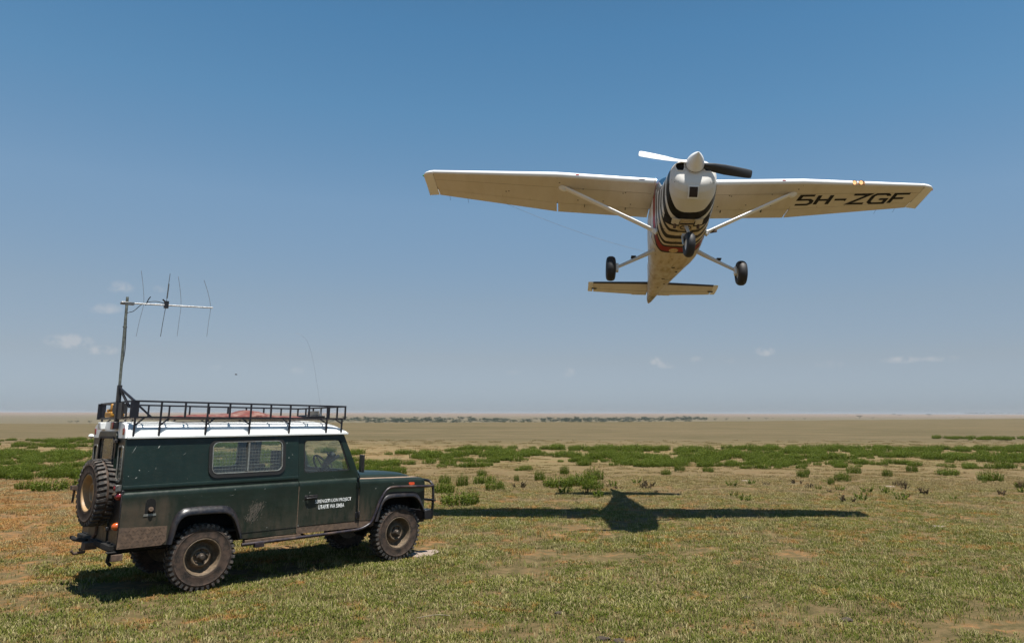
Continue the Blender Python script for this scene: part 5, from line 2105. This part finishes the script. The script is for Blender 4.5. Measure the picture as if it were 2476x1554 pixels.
HG = .722
for s in (-1, 1):
    wing = MB().loft([wsec(s * y, 0, HG) for y in (.50, 1.2, 1.9, 2.55, 3.4, 4.3, 5.165)]).build('wing', M_PW, plane, 50)
    MB().loft([wsec(s * y, HG + .008, 1.0) for y in (.53, 1.6, 2.535)]).build('flap', M_PW, wing, 50)
    MB().loft([wsec(s * y, HG + .008, 1.0) for y in (2.565, 3.4, 4.3, 5.158)]).build('aileron', M_PW, wing, 50)
    MB().loft([wsec(s * y, HG - .012, HG + .03, tz=.55) for y in (.6, 2.55, 5.15)]).build('hinge_gap', M_SEAM, wing)
    tips = [wsec(s * 5.172, 0, 1.0), wsec(s * 5.25, 0, 1.02, -.006, .99, .01), wsec(s * 5.32, 0, 1.03, -.016, .965, .035, .8), wsec(s * 5.365, 0, 1.03, -.03, .92, .075, .45),
            wsec(s * 5.38, 0, 1.03, -.04, .88, .105, .12)]
    MB().loft(tips).build('wing_tip', M_PW_CLEAN, wing, 50)
    LEs = []
    for y in (.55, 1.2, 1.9, 2.55, 3.4, 4.3, 5.165):
        x0_, c_ = le(y), le(y) - te(y)
        fr_ = [.05, .025, .0125, .006, .002, 0]
        up_ = [(x0_ - c_ * f + .0015, s * y, wz(y) + c_ * af(f)[0] + .0015) for f in fr_]
        lo_ = [(x0_ - c_ * f + .0015, s * y, wz(y) + c_ * af(f)[1] - .0015) for f in fr_[-2:0:-1]]
        LEs.append(up_ + lo_ + [(x0_ - c_ * .02, s * y, wz(y))])
    MB().loft(LEs).build('leading_edge', M_PW_CLEAN, wing, 60)  # whiter strip: the sunlit nose of the wing is put into the colour
    lw = lambda x, y: wz(y) + (le(y) - te(y)) * af(max(0, min(1, (le(y) - x) / (le(y) - te(y)))))[1]

    def strip(x0f, x1f, y0, y1, off=.0025, n=6):
        """thin strip on the lower wing skin, given by chord fractions and span"""
        rings = []
        for i in range(n + 1):
            y = y0 + (y1 - y0) * i / n
            xa = le(y) - (le(y) - te(y)) * x0f
            xb = le(y) - (le(y) - te(y)) * x1f
            rings.append([(xa, s * y, lw(xa, y) - off), (xb, s * y, lw(xb, y) - off), (xb, s * y, lw(xb, y) + .004), (xa, s * y, lw(xa, y) + .004)])
        return MB().loft(rings)
    strip(.05, HG, 5.160, 5.168).build('skin_seam', M_SEAM, wing)
    strip(.05, HG, 2.548, 2.553).build('skin_seam', M_SEAM, wing)
    for yy_ in (.95, 1.45, 1.95, 3.15, 3.75, 4.4):
        strip(.05, HG, yy_, yy_ + .004, .0018).build('rib_seam', M_LAP, wing)
    strip(.275, .279, .56, 5.15, .0018, 12).build('spar_seam', M_LAP, wing)
    mb = MB()
    for (xf, y) in ((.30, 1.1), (.32, 1.15), (.58, 1.55), (.60, 2.1), (.62, .95), (.28, 2.0), (.50, 3.6), (.52, 3.66), (.15, 2.5)):
        x = le(y) - (le(y) - te(y)) * xf
        mb.lathe([(0, .006), (.014, .005), (.018, 0)], (x, s * y, lw(x, y)), (0, 0, -1), 8)
    mb.build('drain_holes', M_SEAM, wing)['kind'] = 'stuff'
    for y in (1.05, 1.95):
        x = le(y) - (le(y) - te(y)) * .735
        MB().prism([(x + .02, -.006), (x - .10, -.003), (x - .02, -.05)], lambda a, b, d, y=y, x=x: (a, s * (y + d), lw(x, y) + b), -.006, .006).build('flap_bracket', M_SEAM, wing)
    for y in (4.55, 4.95):
        MB().tube([(te(y), s * y, wz(y)), (te(y) - .13, s * y, wz(y) - .03)], .003, 4).build('static_wick', M_SEAM, wing)
    # leading edge marks
    MB().loft([[(le(2.13) + .002, s * y, .045 * (2.13 - .58) + .012), (-.012, s * y, wz(y) - .022), (.006, s * y, wz(y) - .012), (.008, s * y, wz(y) + .006)] for y in (2.10, 2.165)]
              ).build('red_mark', simple('red_mark_paint', (.5, .03, .03), .5), wing)
    if s < 0:
        MB().box(-.02, .006, -.86, -.745, -.008, .010).build('stall_vent', M_SEAM, wing)
    # strut, with fairings at both ends
    A_, B_ = Vector((-.25, s * .505, -1.07)), Vector((-.45, s * 2.44, wz(2.44) - .05))
    rings = []
    for i in range(9):
        t = i / 8
        p = A_.lerp(B_, t)
        c2, t2 = .075, .030
        rings.append([p + Vector((math.cos(a) * c2, 0, 0)) + Vector((0, -s * .5, .86)) * (math.sin(a) * t2) for a in (2 * math.pi * k / 14 for k in range(14))])
    st = MB().loft(rings).build('wing_strut', M_PW_CLEAN, plane, 60)
    MB().lathe([(0, .10), (.05, .085), (.085, .03), (.10, -.02), (.09, -.06), (0, -.06)], B_ + Vector((.0, -s * .02, -.01)), (0, -s * .55, -.8), 14).build('strut_fairing', M_PW_CLEAN, st, 60)
    MB().lathe([(0, .10), (.030, .09), (.055, .04), (.07, -.02), (0, -.05)], A_, (0, s * .86, .5), 14).build('strut_fairing', M_PW_CLEAN, st, 60)
    # main gear
    mb = MB()
    mb.tube([(-1.0, s * .46, -1.13), (-1.0, s * .60, -1.21), (-1.0, s * .95, -1.395), (-1.0, s * 1.25, -1.55)], [.050, .046, .036, .032], 12)
    leg = mb.build('gear_leg', M_PW, plane, 60)
    mb = MB()
    mb.box(-1.08, -.94, s * .90 - .05, s * .90 + .05, -1.305, -1.293)
    mb.tube([(-1.0, s * .90, -1.37), (-1.0, s * .90, -1.30)], .012, 6)
    mb.build('step', M_SEAM, leg)
    MB().box(-1.07, -.95, s * 1.24 - .03, s * 1.24 + .025, -1.64, -1.47).build('brake', M_PW_CLEAN, leg, bevel=.01)

# extra: landing lights in the picture-right wing
mb = MB().box(-.030, -.004, 3.545, 3.845, wz(3.7) - .050, wz(3.7) + .024, Matrix.Translation((le(3.7), 0, 0)))
lb = mb.build('landing_light_box', simple('bronze_reflector', (.45, .22, .10), .35, .4), plane)
m = NT('lit_lamp')
M_LAMP = m.out(m.n('ShaderNodeEmission', {'Color': (1.0, .52, .24), 'Strength': .9}).outputs[0])
for y in (3.625, 3.765):
    MB().lathe([(0, .018), (.024, .015), (.038, .007), (.044, -.004)], (le(3.7) + .002, y, wz(y) - .018), (1, 0, -.35), 16).build('landing_light', M_LAMP, lb)
    MB().lathe([(.044, .0), (.052, .008), (.052, -.01)], (le(3.7) + .002, y, wz(y) - .018), (1, 0, -.35), 16).build('lamp_rim', M_SEAM, lb)
for s, col_ in ((-1, (.02, .25, .08)), (1, (.4, .02, .02))):
    MB().lathe([(0, .03), (.018, .02), (.022, -.01)], (-.42, s * 5.385, wz(5.3) - .02), (.3, s, 0), 10).build('position_light', simple('tip_lens', col_, .2, coat=.5), plane)

# tyres
for nm, x, y, z, Rw, W_, rz_ in (('main_wheel', -1.0, -1.378, -1.583, .262, .098, 0), ('main_wheel', -1.0, 1.352, -1.605, .262, .098, 0), ('nose_wheel', .85, -.045, -1.895, .238, .080, R(5))):
    w = bpy.data.objects.new(nm, None)
    COL.objects.link(w)
    w.parent = plane
    w.matrix_local = Matrix.Translation((x, y, z)) @ Matrix.Rotation(rz_, 4, 'Z')
    pr = [(Rw * .42, -W_ * .70), (Rw * .50, -W_ * .92), (Rw * .70, -W_ * 1.0), (Rw * .86, -W_ * .88), (Rw * .95, -W_ * .62), (Rw * .99, -W_ * .3), (Rw, 0)]
    pr = pr + [(r_, -h_) for r_, h_ in pr[-2::-1]]
    MB().lathe(pr, (0, 0, 0), (0, 1, 0), 40).build('tyre', M_PTYRE, w, 60)
    MB().lathe([(0, -W_ * .5), (Rw * .2, -W_ * .55), (Rw * .3, -W_ * .35), (Rw * .42, -W_ * .72), (Rw * .45, -W_ * .70), (Rw * .45, W_ * .70), (Rw * .42, W_ * .72), (Rw * .3, W_ * .35), (0, W_ * .5)],
               (0, 0, 0), (0, 1, 0), 24).build('rim', M_PW_CLEAN, w)
mb = MB()
mb.tube([(.30, 0, -1.20), (.50, -.005, -1.38), (.72, -.02, -1.585)], [.042, .034, .030], 12)
ng = mb.build('nose_gear_strut', M_PW, plane, 60)
mb = MB()
for s in (-1, 1):
    mb.tube([(.72, -.03, -1.585), (.74, -.045 + s * .10, -1.66), (.85, -.045 + s * .105, -1.895)], .020, 8)
mb.tube([(.72, -.045 - .10, -1.62), (.72, -.045 + .10, -1.62)], .024, 8)
mb.build('fork', M_PMETAL, ng)
mb = MB()
mb.tube([(.36, -.02, -1.28), (.28, .02, -1.40), (.66, .0, -1.50)], .012, 6)
mb.tube([(.44, -.13, -1.25), (.46, .13, -1.25)], .014, 6)
mb.build('scissor_link', M_SEAM, ng)

# ---- tail
for s in (-1, 1):
    def tsec(y, f0, f1, s=s):
        t = (y - .05) / 1.68
        l_, e_ = -4.83 - .10 * t, -5.74 + .175 * t
        c = l_ - e_
        fr = [f0 + (f1 - f0) * k / 6 for k in range(7)]
        th = lambda f: .062 * math.sqrt(max(0, f)) * (1 - f) * 1.9 + .003
        zz = -.20
        up = [(l_ - c * f, s * y, zz + c * th(f)) for f in fr]
        lw_ = [(l_ - c * f, s * y, zz - c * th(f)) for f in fr]
        return up[::-1] + (lw_[1:] if f0 == 0 else lw_)
    stb = MB().loft([tsec(y, 0, .60) for y in (.02, .8, 1.60)]).build('tailplane', M_PW, plane, 50)
    MB().loft([tsec(y, .612, 1.0) for y in (.12, .8, 1.58)]).build('elevator', M_PW, stb, 50)
    MB().loft([tsec(y, .596, .616) for y in (.12, 1.55)]).build('hinge_gap', M_SEAM, stb)
    MB().loft([tsec(y, 0, 1.0) for y in (1.603, 1.70, 1.73)]).build('elevator_horn', M_PW_CLEAN, stb, 50)
    MB().loft([[(p[0] + .004, p[1], -.20 + (p[2] + .20) * 1.10) for p in tsec(y, 0, .075)] for y in (.10, .8, 1.60)]).build('leading_edge_boot', M_NAVY, stb, 50)
    MB().box(-5.275, -5.245, min(s * 1.50, s * 1.635), max(s * 1.50, s * 1.635), -.262, -.24).build('horn_mark', M_SEAM, stb)
    MB().box(-5.70, -5.62, min(s * .20, s * .52), max(s * .20, s * .52), -.215, -.195).build('trim_tab', M_PW, stb)
mb = MB()
rings = []
for z, l_, e_, th in ((-.17, -4.30, -5.30, .05), (.2, -4.85, -5.62, .045), (.9, -5.42, -5.90, .03), (.95, -5.50, -5.92, .02)):
    rings.append([(l_, 0, z), (l_ - .12, th, z), ((l_ + e_) / 2, th * 1.1, z), (e_, th * .6, z), (e_, -th * .6, z), ((l_ + e_) / 2, -th * 1.1, z), (l_ - .12, -th, z)])
mb.loft(rings)
fin = mb.build('fin', M_PW, plane, 50)
mb = MB()
rings = []
for z, l_, e_, th in ((-.26, -5.32, -6.02, .035), (.2, -5.64, -6.16, .028), (.92, -5.92, -6.30, .018)):
    rings.append([(l_, th, z), (e_, .003, z), (e_, -.003, z), (l_, -th, z)])
mb.loft(rings)
mb.build('rudder', M_PW, fin, 50)

# aerial wire from the wing to the rear fuselage
mb = MB()
wa, wb = Vector((te(3.69) + .05, -3.69, wz(3.69) - .02)), Vector((-5.5, 0, .98))
mb.tube([wa.lerp(wb, t) + Vector((0, 0, -.10 * 4 * t * (1 - t))) for t in (i / 16 for i in range(17))], .0026, 5)
mb.build('aerial_wire', M_LAP, plane)
MB().tube([(-.30, .60, -1.02), (-.22, .72, -1.03)], .022, 4, True).build('cabin_step', M_RUST, plane)

# ---- registration letters under the picture-right wing
STROKES = {  # polylines on a 1 x 1 cell, mitred strips
    '5': [[(1, 1), (.10, 1), (.04, .56), (.80, .56), (1, .40), (1, .15), (.82, 0), (0, 0)]],
    'H': [[(.09, 1), (.09, 0)], [(.91, 1), (.91, 0)], [(.18, .5), (.82, .5)]],
    '-': [[(0, .5), (1, .5)]],
    'Z': [[(0, 1), (.98, 1), (.02, 0), (1, 0)]],
    'G': [[(1, .80), (1, .86), (.84, 1), (.18, 1), (0, .82), (0, .18), (.18, 0), (1, 0), (1, .46), (.55, .46)]],
    'F': [[(1, 1), (.09, 1), (.09, 0)], [(.18, .52), (.80, .52)]],
}


def strip2d(pl, w):
    """mitred strip outline points (left, right) along a polyline"""
    out = []
    n = len(pl)
    for i in range(n):
        p = Vector(pl[i])
        dirs = []
        if i > 0:
            dirs.append((p - Vector(pl[i - 1])).normalized())
        if i < n - 1:
            dirs.append((Vector(pl[i + 1]) - p).normalized())
        if len(dirs) == 1:
            nrm = Vector((-dirs[0].y, dirs[0].x))
            k = 1
        else:
            n1, n2 = Vector((-dirs[0].y, dirs[0].x)), Vector((-dirs[1].y, dirs[1].x))
            nrm = (n1 + n2)
            nrm = nrm.normalized() if nrm.length > 1e-4 else n1
            k = min(2.4, 1 / max(.3, nrm.dot(n1)))
        out.append((p + nrm * w * k, p - nrm * w * k))
    return out


M_REG = simple('black_registration_paint', (.003, .003, .003), .9, vary=.2)
cells = [('5', 0, .315), ('H', .40, .315), ('-', .80, .255), ('Z', 1.15, .345), ('G', 1.59, .335), ('F', 2.02, .335)]
LW = .042
x_top, Hh = -.535, .425
for ch_, c0, cw in cells:
    mb = MB()
    for pl_ in STROKES[ch_]:
        P2 = [(c0 + a * cw, b * Hh) for a, b in pl_]
        # inset so the strokes stay within the cell
        st = strip2d(P2, LW)
        for (a1, b1), (a2, b2) in zip(st, st[1:]):
            n = 3
            for k in range(n):
                q = [a1.lerp(a2, k / n), a1.lerp(a2, (k + 1) / n), b1.lerp(b2, (k + 1) / n), b1.lerp(b2, k / n)]
                vs_ = []
                for off in (.0045, .0015):
                    for v in q:
                        y = 2.625 + v.x
                        x = x_top - (Hh - v.y)
                        c = le(y) - te(y)
                        z = wz(y) + c * af((le(y) - x) / c)[1]
                        vs_.append((x, y, z - off))
                mb.add(vs_, [(0, 1, 2, 3)])
    o = mb.build('registration_letter', M_REG, plane)
# ------------------------------------------------------------------ the air between here and the skyline
hz = bpy.data.materials.new('haze_air')
hz.use_nodes = True
ht = hz.node_tree
ht.nodes.clear()
pv = ht.nodes.new('ShaderNodeVolumePrincipled')
pv.inputs['Color'].default_value = (.82, .84, .88, 1)
pv.inputs['Density'].default_value = 0.00011
pv.inputs['Anisotropy'].default_value = 0.2
ho = ht.nodes.new('ShaderNodeOutputMaterial')
ht.links.new(pv.outputs[0], ho.inputs['Volume'])
hb = MB().box(-5600, 5600, -700, 5750, -32, 9.2).build('haze', hz)
tag(hb, 'thin dusty haze lying over the whole plain', 'haze', kind='stuff')
